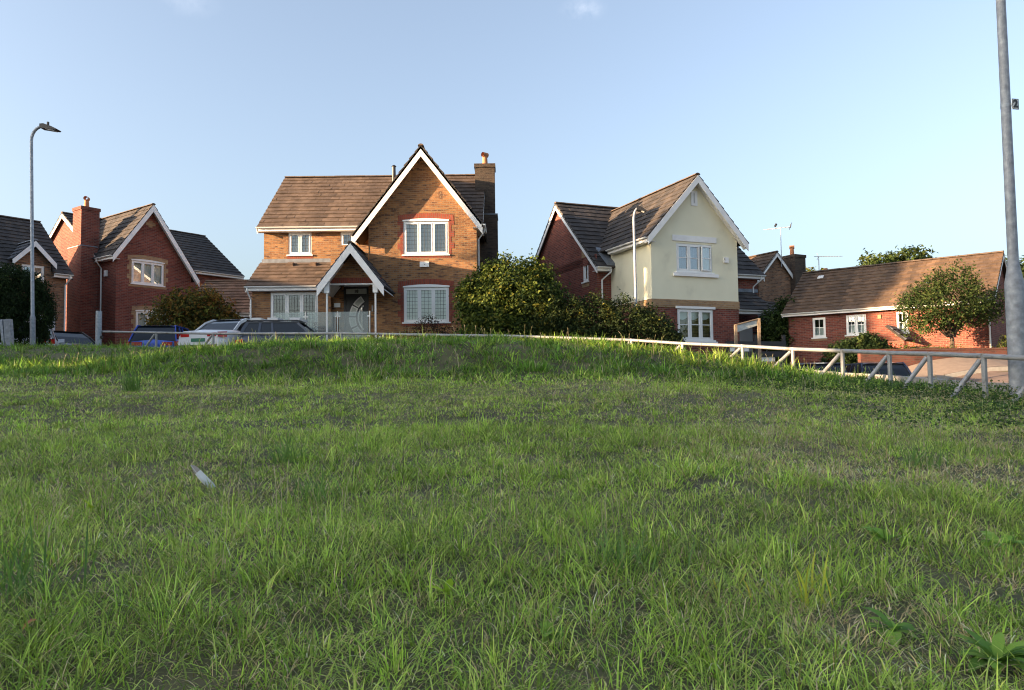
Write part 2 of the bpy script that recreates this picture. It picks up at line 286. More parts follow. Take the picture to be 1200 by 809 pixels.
def ground_mesh():
    nx, ny = len(GX), len(GY); v = np.stack([_gx, _gy, GZ], -1).reshape(-1, 3); mb = MB(); mb.v = [tuple(p) for p in v]
    for j in range(ny - 1):
        for i in range(nx - 1): k = j * nx + i; mb.f.append((k, k + 1, k + nx + 1, k + nx))
    # skirt out to the horizon
    edge = [i for i in range(nx)] + [j * nx + nx - 1 for j in range(1, ny)] + [(ny - 1) * nx + i for i in range(nx - 2, -1, -1)] + [j * nx for j in range(ny - 2, 0, -1)]
    base = len(mb.v); m = len(edge)
    for e in edge:
        x, y, z = mb.v[e]; s = 1200 / max(abs(x), abs(y - 25)); mb.v.append((x * s, 25 + (y - 25) * s, 0.5))
    for a in range(m): b = (a + 1) % m; mb.f.append((edge[b], edge[a], base + a, base + b))
    return tag(mb.build('ground', 'soil', smooth=True, uv=False, sharp=180), kind='structure')
ground_mesh()
def resample(P, n):
    P = np.array(P, float); d = np.r_[0, np.cumsum(np.hypot(*np.diff(P, axis=0).T))]; t = np.linspace(0, d[-1], n); return np.c_[np.interp(t, d, P[:, 0]), np.interp(t, d, P[:, 1])]
ROAD_NEAR = [(-34, 25), (-16, 23.4), (-12.2, 23.0), (-8.3, 21.5), (-4.4, 20.0), (-2, 19.2), (.5, 18.4), (3.2, 17.2), (4.4, 16.1), (5.3, 14.7), (6.0, 13.3), (6.45, 12), (6.7, 10.5), (6.85, 8.5), (7.0, 4), (7.1, -12)]
ROAD_FAR = [(-34, 35), (-17, 31), (-12.5, 30.2), (-10.4, 27.5), (-9.5, 25.9), (-4, 25.6), (-1, 23.6), (4, 23.4), (7.6, 25.2), (9.6, 27), (11.8, 25.3), (18.5, 25.2), (28, 22), (30, 12), (30, 0), (30, -12)]
def road():
    n, m = 110, 26; A = resample(ROAD_NEAR, n); B = resample(ROAD_FAR, n); mb = MB()
    for i in range(n):
        for j in range(m):
            t = j / (m - 1); x, y = A[i] * (1 - t) + B[i] * t; mb.v.append((x, y, Hs(x, y) + 0.03))
    for i in range(n - 1):
        for j in range(m - 1): k = i * m + j; mb.f.append((k, k + m, k + m + 1, k + 1))
    tag(mb.build('road', 'asphalt', smooth=True, uv=False, sharp=180), kind='structure')
    kb = MB(); A2 = resample(ROAD_NEAR, 240)
    for i in range(239):
        p, q = A2[i], A2[i + 1]; kb.beam((p[0], p[1], Hs(*p) + 0.05), (q[0], q[1], Hs(*q) + 0.05), 0.13, 0.16)
    tag(kb.build('kerb', 'kerb_stone', uv=False), kind='structure')
road()
def pavement():
    mb = MB(); xs = np.linspace(12.1, 19.0, 24); ys = np.linspace(23.95, 25.3, 5)
    for x in xs:
        for y in ys: mb.v.append((x, y, Hs(x, y) + .13))
    for i in range(23):
        for j in range(4): k = i * 5 + j; mb.f.append((k, k + 5, k + 6, k + 1))
    tag(mb.build('pavement', 'paving', uv=False), kind='structure'); kb = MB()
    for a, b in zip(xs, xs[1:]): kb.beam((a, 23.88, Hs(a, 23.88) + .065), (b, 23.88, Hs(b, 23.88) + .065), .13, .14)
    tag(kb.build('kerb', 'kerb_stone', uv=False), kind='structure')
pavement()

# ------------------------------------------------------------------ building kit (local u = x, v = y, z measured from the house base)
class House:
    def __init__(s, name, label, X, Y, zb, th, group=None, size=1.0, z0=None):
        s.zb = zb; s.root = thing(name, label, 'house', (X, Y, zb if z0 is None else z0), th, group); s.root.scale = (size,) * 3
    def z(s, a): return a - s.zb
    def wall(s, p0, p1, z0, z1, mat, holes=(), gable=None, name='wall', reveal=0.11):
        """outer face from p0 to p1 (left to right seen from outside) with openings (s0, s1, z0, z1)"""
        p0, p1 = Vector((*p0, 0)), Vector((*p1, 0)); t = p1 - p0; L = t.length; t /= L; n = Vector((t.y, -t.x, 0)); Z = s.z
        P = lambda a, z, d=0.0: p0 + t * a - n * d + Vector((0, 0, Z(z)))
        mb = MB(); xs = sorted({0, L, *[x for h in holes for x in h[:2]]}); zs = sorted({z0, z1, *[z for h in holes for z in h[2:4]]})
        for a, b in zip(xs, xs[1:]):
            for c, d in zip(zs, zs[1:]):
                m, k = (a + b) / 2, (c + d) / 2
                if any(h[0] < m < h[1] and h[2] < k < h[3] for h in holes): continue
                mb.poly([P(a, c), P(b, c), P(b, d), P(a, d)])
        for a, b, c, d in [h[:4] for h in holes]:
            mb.poly([P(a, c), P(a, d), P(a, d, reveal), P(a, c, reveal)]); mb.poly([P(b, d), P(b, c), P(b, c, reveal), P(b, d, reveal)])
            mb.poly([P(a, d), P(b, d), P(b, d, reveal), P(a, d, reveal)]); mb.poly([P(b, c), P(a, c), P(a, c, reveal), P(b, c, reveal)])
        if gable:
            pts = [P(0, z1), P(L, z1)] + [P(a, z) for a, z in gable]; mb.poly(pts)
        return mb.build(name, mat, s.root)
    def frame(s, p0, p1):
        p0, p1 = Vector((*p0, 0)), Vector((*p1, 0)); t = (p1 - p0).normalized(); n = Vector((t.y, -t.x, 0))
        return lambda a, z, d=0.0: p0 + t * a + n * d + Vector((0, 0, s.z(z)))
    def slab(s, P, a0, a1, z0, z1, d0, d1, name, mat, parent=None, pts=None):
        """plate on a wall frame P between depths d0 (inner) and d1 (outer)"""
        q = pts or [(a0, z0), (a1, z0), (a1, z1), (a0, z1)]; mb = MB(); v = P(0, 0, d1) - P(0, 0, d0)
        mb.prism([P(a, z, d0) for a, z in q], v)
        return mb.build(name, mat, parent or s.root)
    def window(s, P, a0, a1, z0, z1, lights=3, transom=None, lead=0, glass='glass', curtain='curtain_grey', curt=(0, 1), arch=0.0, open_last=False, sill='upvc', fw=0.065, depth=0.08):
        Z = s.z; mb = MB()
        def bar(b0, b1, c0, c1, d0=-depth, d1=-0.02):
            mb.prism([P(b0, c0, d0), P(b1, c0, d0), P(b1, c1, d0), P(b0, c1, d0)], P(0, 0, d1) - P(0, 0, d0))
        bar(a0, a0 + fw, z0, z1); bar(a1 - fw, a1, z0, z1); bar(a0 + fw, a1 - fw, z0, z0 + fw); bar(a0 + fw, a1 - fw, z1 - fw, z1)
        w = (a1 - a0 - 2 * fw) / lights; mu = 0.05; cells = []
        for i in range(lights):
            b0 = a0 + fw + i * w + (mu / 2 if i else 0); b1 = a0 + fw + (i + 1) * w - (mu / 2 if i < lights - 1 else 0); cells.append((b0, b1))
            if i: bar(a0 + fw + i * w - mu / 2, a0 + fw + i * w + mu / 2, z0 + fw, z1 - fw)
        sw = 0.042; panes = []
        for i, (b0, b1) in enumerate(cells):
            c0, c1 = z0 + fw, z1 - fw
            if not (open_last and i == lights - 1):
                for q in ((b0, b0 + sw, c0, c1), (b1 - sw, b1, c0, c1), (b0 + sw, b1 - sw, c0, c0 + sw), (b0 + sw, b1 - sw, c1 - sw, c1)): bar(*q, d0=-depth + 0.006, d1=-0.006)
                if transom: t = c0 + (c1 - c0) * transom; bar(b0 + sw, b1 - sw, t - 0.013, t + 0.013, d0=-depth + 0.01, d1=-0.02)
                panes.append((b0 + sw, b1 - sw, c0 + sw, c1 - sw))
        if arch:
            n = 10; pts = [(a0 - 0.03, z1), (a1 + 0.03, z1)] + [(a1 + 0.03 - (a1 - a0 + 0.06) * k / n, z1 + 0.05 + arch * math.sin(math.pi * k / n)) for k in range(n + 1)]
            mb.prism([P(a, z, -depth) for a, z in pts], P(0, 0, 0.03) - P(0, 0, -depth))
        win = mb.build('window', 'upvc', s.root)
        for b0, b1, c0, c1 in panes:
            m = MB(); m.prism([P(b0 - 0.005, c0 - 0.005, -0.055), P(b1 + 0.005, c0 - 0.005, -0.055), P(b1 + 0.005, c1 + 0.005, -0.055), P(b0 - 0.005, c1 + 0.005, -0.055)], P(0, 0, -0.048) - P(0, 0, -0.055)); m.build('pane', glass, win)
            if lead:
                m = MB(); nx = max(2, round((b1 - b0) / lead)); nz = max(2, round((c1 - c0) / (lead * 1.25))); r = 0.006
                for k in range(1, nx): x = b0 + (b1 - b0) * k / nx; m.prism([P(x - r, c0, -0.047), P(x + r, c0, -0.047), P(x + r, c1, -0.047), P(x - r, c1, -0.047)], P(0, 0, -0.040) - P(0, 0, -0.047))
                for k in range(1, nz): z = c0 + (c1 - c0) * k / nz; m.prism([P(b0, z - r, -0.0465), P(b1, z - r, -0.0465), P(b1, z + r, -0.0465), P(b0, z + r, -0.0465)], P(0, 0, -0.0405) - P(0, 0, -0.0465))
                m.build('lead_lattice', 'lead_came', win)
        if open_last:
            b0, b1 = cells[-1]; c0, c1 = z0 + fw, z1 - fw; hinge = b1; ang = R(8); m = MB()
            def Q(a, z, d): k = hinge - a; return P(hinge - k * math.cos(ang) - 0 * d, z, 0.0 + k * math.sin(ang) + d)
            for q in ((b0, b0 + sw, c0, c1), (b1 - sw, b1, c0, c1), (b0 + sw, b1 - sw, c0, c0 + sw), (b0 + sw, b1 - sw, c1 - sw, c1), (b0 + sw, b1 - sw, (c0 + c1) / 2 - 0.015, (c0 + c1) / 2 + 0.015)):
                m.prism([Q(q[0], q[2], -0.03), Q(q[1], q[2], -0.03), Q(q[1], q[3], -0.03), Q(q[0], q[3], -0.03)], Q(0, 0, 0.03) - Q(0, 0, -0.03))
            m.build('open_sash', 'upvc', win); m = MB()
            m.prism([Q(b0 + sw, c0 + sw, -0.004), Q(b1 - sw, c0 + sw, -0.004), Q(b1 - sw, c1 - sw, -0.004), Q(b0 + sw, c1 - sw, -0.004)], Q(0, 0, 0.004) - Q(0, 0, -0.004)); m.build('pane', 'glass', win)
        m = MB(); m.prism([P(a0 - 0.06, z0 - 0.05, -0.10), P(a1 + 0.06, z0 - 0.05, -0.10), P(a1 + 0.06, z0 + 0.002, -0.10), P(a0 - 0.06, z0 + 0.002, -0.10)], P(0, 0, 0.06) - P(0, 0, -0.10)); m.build('sill', sill, win)
        if curtain:
            zc0 = z0 + (z1 - z0) * curt[0]; zc1 = z0 + (z1 - z0) * curt[1]; m = MB(); n = 26
            for k in range(n):
                x0 = a0 + (a1 - a0) * k / n; x1 = a0 + (a1 - a0) * (k + 1) / n; d0 = -0.17 - 0.03 * (k % 2); d1 = -0.17 - 0.03 * ((k + 1) % 2)
                m.poly([P(x0, zc0, d0), P(x1, zc0, d1), P(x1, zc1, d1), P(x0, zc1, d0)])
            m.build('curtain', curtain, win)
        m = MB(); m.poly([P(a0 - 0.4, z0 - 0.4, -0.9), P(a1 + 0.4, z0 - 0.4, -0.9), P(a1 + 0.4, z1 + 0.3, -0.9), P(a0 - 0.4, z1 + 0.3, -0.9)]); m.build('unlit_room_sheet', 'room_dark', win)  # near-black sheet: darkness of the unlit room put into its colour
        return win
    def roof(s, slopes, mat, course=0.30, ridge=None, ridge_mat='ridge_clay'):
        """slopes: (eave left, eave right, ridge right, ridge left) seen from outside, absolute z"""
        F = lambda p: Vector((p[0], p[1], s.z(p[2])))
        deck = MB()
        for q in slopes:
            a, b, c, d = map(F, q); nrm = (b - a).cross(d - a).normalized(); deck.prism([a - nrm * 0.01, b - nrm * 0.01, c - nrm * 0.01, d - nrm * 0.01], -nrm * 0.07)
        roof = deck.build('roof', 'roof_felt', s.root)
        for q in slopes:
            a, b, c, d = map(F, q); nrm = (b - a).cross(d - a).normalized(); ln = ((d - a).length + (c - b).length) / 2; n = max(2, round(ln / course))
            for i in range(n):
                t0 = i / n - (0.0 if i else 0.012); t1 = min(1, (i + 1.12) / n); l0, r0 = a.lerp(d, t0), b.lerp(c, t0); l1, r1 = a.lerp(d, t1), b.lerp(c, t1)
                mb = MB(); W = (r0 - l0).length; k = max(1, round(W / 0.33)); off = 0.5 if i % 2 else 0.0
                cuts = [0.0] + [x for x in ((j + off) / k for j in range(k + 1)) if 0.001 < x < 0.999] + [1.0]; sag = random.uniform(-0.004, 0.004)
                for x0, x1 in zip(cuts, cuts[1:]):
                    g = 0.003 / max(W, 0.1); hj = random.uniform(-0.006, 0.006); dj = random.uniform(-0.012, 0.012) / max(ln, 0.1); up = (l1 - l0)
                    P0, P1 = l0.lerp(r0, x0 + g) + up * dj, l0.lerp(r0, x1 - g) + up * dj; Q0, Q1 = l1.lerp(r1, x0 + g), l1.lerp(r1, x1 - g)
                    hl = 0.052 + hj + sag; tilt = random.uniform(-0.004, 0.004); e = len(mb.v)
                    mb.v += [tuple(P0 - nrm * 0.004), tuple(P1 - nrm * 0.004), tuple(P0 + nrm * (hl + tilt)), tuple(P1 + nrm * (hl - tilt)), tuple(Q1 + nrm * 0.012), tuple(Q0 + nrm * 0.012)]
                    mb.f += [(e, e + 1, e + 3, e + 2), (e + 2, e + 3, e + 4, e + 5), (e, e + 2, e + 5), (e + 1, e + 4, e + 3)]
                mb.build('tile_course', mat, roof, uv=False)
        for (p, q) in (ridge or []):
            p, q = F(p), F(q); d = q - p; n = max(1, round(d.length / 0.45)); d.normalize(); side = d.cross(Vector((0, 0, 1))).normalized(); L = (q - p).length / n
            for i in range(n):
                mb = MB(); o = p + d * (L * i + 0.005); lift = random.uniform(0, 0.008); prof = []
                for j in range(7): t = math.pi * (j / 6) * 0.84 + math.pi * 0.08; prof.append(o + side * (math.cos(t) * 0.115) + Vector((0, 0, math.sin(t) * 0.095 - 0.02 + lift)))
                mb.prism(prof, d * (L - 0.01)); mb.build('ridge_tile', ridge_mat, roof, uv=False)
        return roof
    def verge(s, foot, apex, out, w=0.2, t=0.03, mat='white_trim', name='bargeboard', drop=0.015, parent=None):
        """white board under the tile edge from foot to apex; out = outward direction of the gable"""
        a, b = Vector((foot[0], foot[1], s.z(foot[2]))), Vector((apex[0], apex[1], s.z(apex[2]))); o = Vector((*out, 0)).normalized()
        dn = Vector((0, 0, -w / math.cos(math.atan2(abs(b.z - a.z), math.hypot(b.x - a.x, b.y - a.y))))); dz = Vector((0, 0, -drop))
        mb = MB(); mb.prism([a + dz, b + dz, b + dz + dn, a + dz + dn], o * t); return mb.build(name, mat, parent or s.root)
    def gutter(s, p, q, out, fascia=0.17, mat='white_trim'):
        a, b = Vector((p[0], p[1], s.z(p[2]))), Vector((q[0], q[1], s.z(q[2]))); o = Vector((*out, 0)).normalized(); up = Vector((0, 0, 1)); d = b - a
        mb = MB(); mb.prism([a - up * 0.03, a - up * (0.03 + fascia), a - up * (0.03 + fascia) - o * 0.03, a - up * 0.03 - o * 0.03], d); mb.build('fascia', mat, s.root)
        mb = MB(); mb.prism([a - up * (0.028 + fascia) - o * 0.035, a - up * (0.012 + fascia) - o * 0.035, a - up * (0.012 + fascia) - o * 0.36, a - up * (0.028 + fascia) - o * 0.36], d); mb.build('soffit', mat, s.root)
        mb = MB(); prof = [a + o * (0.06 - 0.055 * math.cos(k * math.pi / 6)) - up * (0.045 + 0.055 * math.sin(k * math.pi / 6)) for k in range(7)]; prof += [p_ - up * 0.0 + o * 0.0 for p_ in [a + o * 0.11 - up * 0.045, a + o * 0.012 - up * 0.045]]
        mb.prism(prof, d); mb.build('gutter', 'upvc', s.root)
    def pipe(s, top, bot_z, wall_pt=None, r=0.034):
        x, y, z = top; pts = [(x, y, s.z(z)), (x, y, s.z(z - 0.12))]
        if wall_pt: pts += [(wall_pt[0], wall_pt[1], s.z(z - 0.42)), (wall_pt[0], wall_pt[1], s.z(bot_z))]
        else: pts.append((x, y, s.z(bot_z)))
        MB().tube(pts, r, 8).build('downpipe', 'upvc', s.root, smooth=True)
    def chimney(s, u0, u1, v0, v1, z0, z1, mat, pots=1, shoulder=None):
        Z = s.z; mb = MB(); mb.box((u0, v0, Z(z0)), (u1, v1, Z(z1 - 0.16))); mb.box((u0 - 0.035, v0 - 0.035, Z(z1 - 0.158)), (u1 + 0.035, v1 + 0.035, Z(z1)))
        ch = mb.build('chimney', mat, s.root)
        if shoulder:
            a0, a1, b0, b1, zs, ztop = shoulder; m = MB(); m.box((a0, b0, Z(s.zb - 0.3)), (a1, b1, Z(zs)))
            m.build('chimney_breast', mat, s.root); c = MB(); c.box((a0 - 0.02, b0 - 0.02, Z(zs + 0.002)), (a1 + 0.02, b1 + 0.02, Z(zs + 0.05))); c.build('flashing', 'lead_grey', ch)
        cx, cy = (u0 + u1) / 2, (v0 + v1) / 2
        m = MB(); m.tube([(cx, cy, Z(z1 - 0.02)), (cx, cy, Z(z1 + 0.07))], [0.2, 0.14], 10); m.build('mortar_bed', 'kerb_stone', ch)
        m = MB(); m.tube([(cx, cy, Z(z1 + 0.05)), (cx, cy, Z(z1 + 0.12)), (cx, cy, Z(z1 + 0.42))], [0.13, 0.12, 0.10], 14); m.build('chimney_pot', 'terracotta', ch, smooth=True)
        m = MB(); m.tube([(cx - 0.10, cy - 0.09, Z(z1 + 0.50)), (cx + 0.10, cy + 0.09, Z(z1 + 0.50))], 0.105, 14, cap=False); m.tube([(cx, cy, Z(z1 + 0.40)), (cx, cy, Z(z1 + 0.44))], 0.11, 12); m.build('cowl', 'terracotta', ch, smooth=True)
        return ch
    def vent_tile(s, c, ax, mat='upvc'):
        u, v, z = c; a = Vector((*ax, 0)).normalized(); n = Vector((a.y, -a.x, 0)); mb = MB(); o = Vector((u, v, s.z(z)))
        mb.prism([o - a * 0.16, o - a * 0.12 + Vector((0, 0, 0.13)) - n * 0.02, o + a * 0.12 + Vector((0, 0, 0.13)) - n * 0.02, o + a * 0.16], -n * 0.2 + Vector((0, 0, 0.1))); mb.build('roof_vent', mat, s.root)
    def text(s, body, size, loc, rot, mat, name='house_number', parent=None):
        cu = bpy.data.curves.new(name, 'FONT'); cu.body = body; cu.size = size; cu.align_x = 'CENTER'; cu.align_y = 'CENTER'; cu.extrude = 0.004; cu.offset = 0.006
        tmp = bpy.data.objects.new(name, cu); COL.objects.link(tmp); dg = bpy.context.evaluated_depsgraph_get(); me = bpy.data.meshes.new_from_object(tmp.evaluated_get(dg)); bpy.data.objects.remove(tmp)
        me.materials.clear(); me.materials.append(MAT[mat]); o = bpy.data.objects.new(name, me); COL.objects.link(o); o.location = loc; o.rotation_euler = rot; o.parent = parent or s.root; return o
def quoins(h, P, a0, a1, z0, z1, mat, soldier=None, arch=0.08, name='window_surround', head=True):
    """contrasting brick round an opening: toothed sides, arched soldier head, flat course below"""
    n = int((z1 - z0) / 0.225) + 1
    for side in (0, 1):
        for par in (0, 1):
            pass
        mb = MB(); pts = []
        for k in range(n):
            zz = z0 + k * 0.225; ze = min(zz + 0.225, z1); w = 0.225 if k % 2 else 0.115; x = a0 - w if side == 0 else a1 + w; pts += [(x, zz), (x, ze)]
        e = a0 - 0.001 if side == 0 else a1 + 0.001; poly = [(e, z1), (e, z0)] + pts
        for (q0, q1) in zip(pts[::2], pts[1::2]): mb.poly([P(q0[0], q0[1], 0.007), P(e, q0[1], 0.007), P(e, q1[1], 0.007), P(q1[0], q1[1], 0.007)] if side == 0 else [P(e, q0[1], 0.007), P(q0[0], q0[1], 0.007), P(q1[0], q1[1], 0.007), P(e, q1[1], 0.007)])
        mb.build(name, mat, h.root)
    if head:
        m = MB(); N = 12; lo = [(a0 - 0.2 + (a1 - a0 + 0.4) * k / N, z1 + 0.004 + arch * math.sin(math.pi * k / N)) for k in range(N + 1)]
        for (x0, q0), (x1, q1) in zip(lo, lo[1:]): m.prism([P(x0, q0, 0.002), P(x1, q1, 0.002), P(x1, q1 + 0.225, 0.002), P(x0, q0 + 0.225, 0.002)], P(0, 0, 0.012) - P(0, 0, 0.002))
        m.build('soldier_arch', soldier or mat, h.root)

# ------------------------------------------------------------------ house with the buff brick front and porch
def house_one():
    X0 = -9.86; h = House('detached_house', 'buff brick detached house with tall front gable, tiled porch and glass balustrade', X0, 28.0, 1.9, 0.0)
    u = lambda X: X - X0; G0, G1 = u(-5.41), u(-1.30); C = (G0 + G1) / 2; m = 1.30; za = 9.58
    zl = za - m * (C - G0); zr = za - m * (G1 - C)      # tile plane at the wall faces
    # walls
    up = (u(-4.08), u(-2.37), 5.50, 6.78); lo = (u(-4.08), u(-2.37), 2.92, 4.25); g = lambda w: (w[0] - G0, w[1] - G0, w[2], w[3])
    h.wall((G0, 0), (G1, 0), 1.6, 6.80, 'brick_buff', [g(up), g(lo)], gable=[(G1 - G0, zr - 0.05), (C - G0, za - 0.06), (0, zl - 0.05)])
    P = h.frame((0, 0), (1, 0))
    h.window(P, *up, lead=0.115, arch=0.06, curtain='curtain_grey'); h.window(P, *lo, lead=0.115, arch=0.06, curtain='curtain_white')
    for w in (up, lo): quoins(h, P, *w, 'brick_quoin', 'brick_soldier', arch=0.09)
    h.slab(P, up[0] - 0.1, up[1] + 0.1, up[2] - 0.13, up[2] - 0.055, 0.001, 0.008, 'sill_course', 'brick_soldier'); h.slab(P, lo[0] - 0.1, lo[1] + 0.1, lo[2] - 0.13, lo[2] - 0.055, 0.001, 0.008, 'sill_course', 'brick_soldier')
    h.wall((G1, 0), (G1, 8.0), 1.6, 6.8, 'brick_buff', gable=[(8.0, 6.8), (4.7, 9.75), (1.4, 6.8)]); h.wall((G1, 8.0), (0, 8.0), 1.6, 6.8, 'brick_buff')
    h.wall((0, 8.0), (0, 1.4), 1.6, 6.8, 'brick_buff', gable=[(3.3, 9.75)])
    w1 = (u(-8.88), u(-7.96), 5.80, 6.70); w2 = (u(-6.80), u(-6.17), 6.1, 6.70)
    h.wall((0, 1.4), (G0, 1.4), 4.2, 6.8, 'brick_buff', [w1, w2]); P2 = h.frame((0, 1.4), (1, 1.4))
    h.window(P2, *w1, lights=2, lead=0.115, curtain='curtain_grey'); h.window(P2, *w2, lights=1, lead=0.115, curtain='curtain_grey')
    h.slab(P2, w1[0] - 0.06, w1[1] + 0.06, w1[2] - 0.15, w1[2] - 0.055, 0.001, 0.008, 'sill_course', 'brick_soldier')
    h.wall((G0, 1.4), (G0, 0), 4.2, 6.8, 'brick_buff')
    # main roof and front gable roof
    zE, zR = 6.88, 9.85
    h.roof([((-.18, 1.1, zE), (G1 + .2, 1.1, zE), (G1 + .2, 4.7, zR), (-.18, 4.7, zR)), ((G1 + .2, 8.3, zE), (-.18, 8.3, zE), (-.18, 4.7, zR), (G1 + .2, 4.7, zR))], 'tile_brown', 0.335, ridge=[((-.18, 4.7, zR), (G1 + .2, 4.7, zR))])
    gl, gr = C - 2.62, C + 2.3; F = -0.42
    h.roof([((gl, 4.4, za - m * 2.62), (gl, F, za - m * 2.62), (C, F, za), (C, 4.4, za)), ((gr, F, za - m * 2.3), (gr, 4.4, za - m * 2.3), (C, 4.4, za), (C, F, za))], 'tile_dark', 0.335, ridge=[((C, F, za), (C, 4.3, za))])
    h.roof([((gl, 12.2, za - m * 2.62), (gl, 4.5, za - m * 2.62), (C, 4.5, za), (C, 12.2, za)), ((gr, 4.5, za - m * 2.3), (gr, 12.2, za - m * 2.3), (C, 12.2, za), (C, 4.5, za))], 'tile_dark', 0.335); h.wall((G1, 8.0), (G1, 12.0), 1.6, 6.8, 'brick_buff'); h.wall((G1, 12.0), (G0, 12.0), 1.6, 6.8, 'brick_buff', gable=[(2.05, za - .1)]); h.wall((G0, 12.0), (G0, 8.0), 1.6, 6.8, 'brick_buff')  # unseen rear wing, added to throw shade on the cream house's brick gable
    for a, k in ((gl, 2.62), (gr, 2.3)): h.verge((a, F + .03, za - m * k), (C, F + .03, za), (0, -1), 0.24, 0.03)
    for a, k, sgn in ((gl, 2.62, 1), (gr, 2.3, -1)):
        mb = MB(); z = lambda q: h.z(q); dz = 0.2; mb.prism([(a, F + .04, z(za - m * k - dz)), (C, F + .04, z(za - dz)), (C, 0.0, z(za - dz)), (a, 0.0, z(za - m * k - dz))], (0, 0, -0.02)); mb.build('soffit', 'white_trim', h.root)
    for f, b in (((-.15, 1.1, zE), (-.15, 4.7, zR)), ((-.15, 8.3, zE), (-.15, 4.7, zR))): h.verge(f, b, (-1, 0), 0.2, 0.03)
    for f, b in (((G1 + .17, 8.3, zE), (G1 + .17, 4.7, zR)), ((G1 + .17, 4.7, zR), (G1 + .17, 1.1, zE))): h.verge(f, b, (1, 0), 0.2, 0.03)
    h.gutter((-.2, 1.1, zE + .02), (gl + .6, 1.1, zE + .02), (0, -1)); h.gutter((gr, F, za - m * 2.3 + .02), (gr, 1.2, za - m * 2.3 + .02), (1, 0), fascia=0.15)
    h.pipe((gr + .05, 0.25, za - m * 2.3 - .05), 1.7, (G1 + .06, 0.3)); MB().tube([(u(-4.95), 1.0, h.z(9.1)), (u(-4.95), 1.0, h.z(9.1))], 0.01) 
    # soil vent pipe on the left slope
    pv = (u(-5.05), 3.9); MB().tube([(*pv, h.z(9.0)), (*pv, h.z(9.95)), (*pv, h.z(9.97)), (*pv, h.z(10.06))], [0.10, 0.075, 0.075, 0.075], 10).tube([(*pv, h.z(10.07)), (*pv, h.z(10.13))], [0.11, 0.05], 10).build('flue_pipe', 'black_metal', h.root, smooth=True)
    # single storey front with lean-to roof
    B1 = u(-6.85); bw = (u(-9.13), u(-7.33), 2.58, 4.12)
    h.wall((0.03, 0), (B1, 0), 1.6, 4.30, 'brick_buff', [(bw[0] - .03, bw[1] - .03, bw[2], bw[3])]); h.wall((0.03, 1.4), (0.03, 0), 1.6, 4.3, 'brick_buff', gable=[(1.4, 4.4), (0, 5.35)])
    h.window(P, *bw, lead=0.115, curtain='curtain_white', curt=(0, 0.5))
    le = (u(-7.2)); h.roof([((-.12, -.3, 4.34), (B1 + .55, -.3, 4.34), (B1 + .9, 1.38, 5.50), (-.12, 1.38, 5.50))], 'tile_brown', 0.31)
    h.slab(P2, -.05, B1 + .8, 5.47, 5.62, 0.003, 0.10, 'lead_flashing', 'lead_grey')
    h.gutter((-.14, -.3, 4.36), (B1 - .25, -.3, 4.36), (0, -1)); h.pipe((-.04, -.36, 4.28), 1.6, (0.0, -.06)); h.verge((-.1, -.3, 4.34), (-.1, 1.38, 5.5), (-1, 0), 0.18, 0.03)
    for X in (-8.72, -7.82): h.vent_tile((u(X), .98, 5.24), (1, 0), 'tile_tan')
    # porch recess and door
    h.wall((B1, 0.0), (B1, .3), 1.6, 4.35, 'brick_buff'); D0, D1 = u(-6.42), u(-5.47); hp = (D0 - B1, D1 - B1, 2.2, 4.36)
    h.wall((B1, .3), (G0, .3), 1.6, 4.4, 'brick_buff', [hp]); h.wall((G0, .3), (G0, 0), 1.6, 4.4, 'brick_buff')
    h.wall((B1, -.02), (G0, -.02), 4.38, 5.9, 'brick_buff'); h.slab(P, B1, G0, 4.40, 4.60, 0.022, 0.032, 'soldier_arch', 'brick_soldier'); h.slab(P, B1 - .05, G0 + .05, 4.33, 4.375, -.2, 0.05, 'lintel', 'upvc')
    PD = h.frame((0, .3), (1, .3)); mb = MB()
    for q in ((D0, D0 + .07, 2.2, 4.34), (D1 - .07, D1, 2.2, 4.34), (D0 + .07, D1 - .07, 4.27, 4.34), (D0 + .07, D1 - .07, 4.0, 4.06)): mb.prism([PD(q[0], q[2], -.06), PD(q[1], q[2], -.06), PD(q[1], q[3], -.06), PD(q[0], q[3], -.06)], PD(0, 0, .02) - PD(0, 0, -.06))
    door = mb.build('door', 'door_black', h.root); h.slab(PD, D0 + .07, D1 - .07, 2.2, 4.0, -.05, -.01, 'leaf', 'door_black', door); h.slab(PD, D0 + .08, D1 - .08, 4.065, 4.265, -.045, -.02, 'fanlight', 'door_glass', door)
    h.text('18', .16, PD((D0 + D1) / 2, 4.165, -.012), (R(90), 0, 0), 'sign_black', parent=door)
    cx, cz, rad = D0 + 1.18, 3.15, 0.98
    def arc(r0, r1, a0, a1, d0, d1, nm, mt):
        n = 5; pts = [PD(cx - r0 * math.cos(a0 + (a1 - a0) * k / n), cz + r0 * math.sin(a0 + (a1 - a0) * k / n), d0) for k in range(n + 1)] + [PD(cx - r1 * math.cos(a1 + (a0 - a1) * k / n), cz + r1 * math.sin(a1 + (a0 - a1) * k / n), d0) for k in range(n + 1)]
        MB().prism(pts, PD(0, 0, d1) - PD(0, 0, d0)).build(nm, mt, door)
    for a0, a1 in ((32, 58), (5, 29), (-23, 1), (-52, -27)):
        arc(rad, rad - .26, R(a0), R(a1), -.009, .006, 'light_frame', 'upvc'); arc(rad - .05, rad - .21, R(a0 + 3), R(a1 - 3), .0065, .010, 'door_light', 'door_glass')
    arc(rad - .33, rad - .38, R(-48), R(48), -.005, .03, 'trim_strip', 'upvc'); MB().tube([PD(D1 - .24, 2.45, .05), PD(D1 - .24, 3.6, .05)], .017).build('pull_handle', 'steel', door, smooth=True)
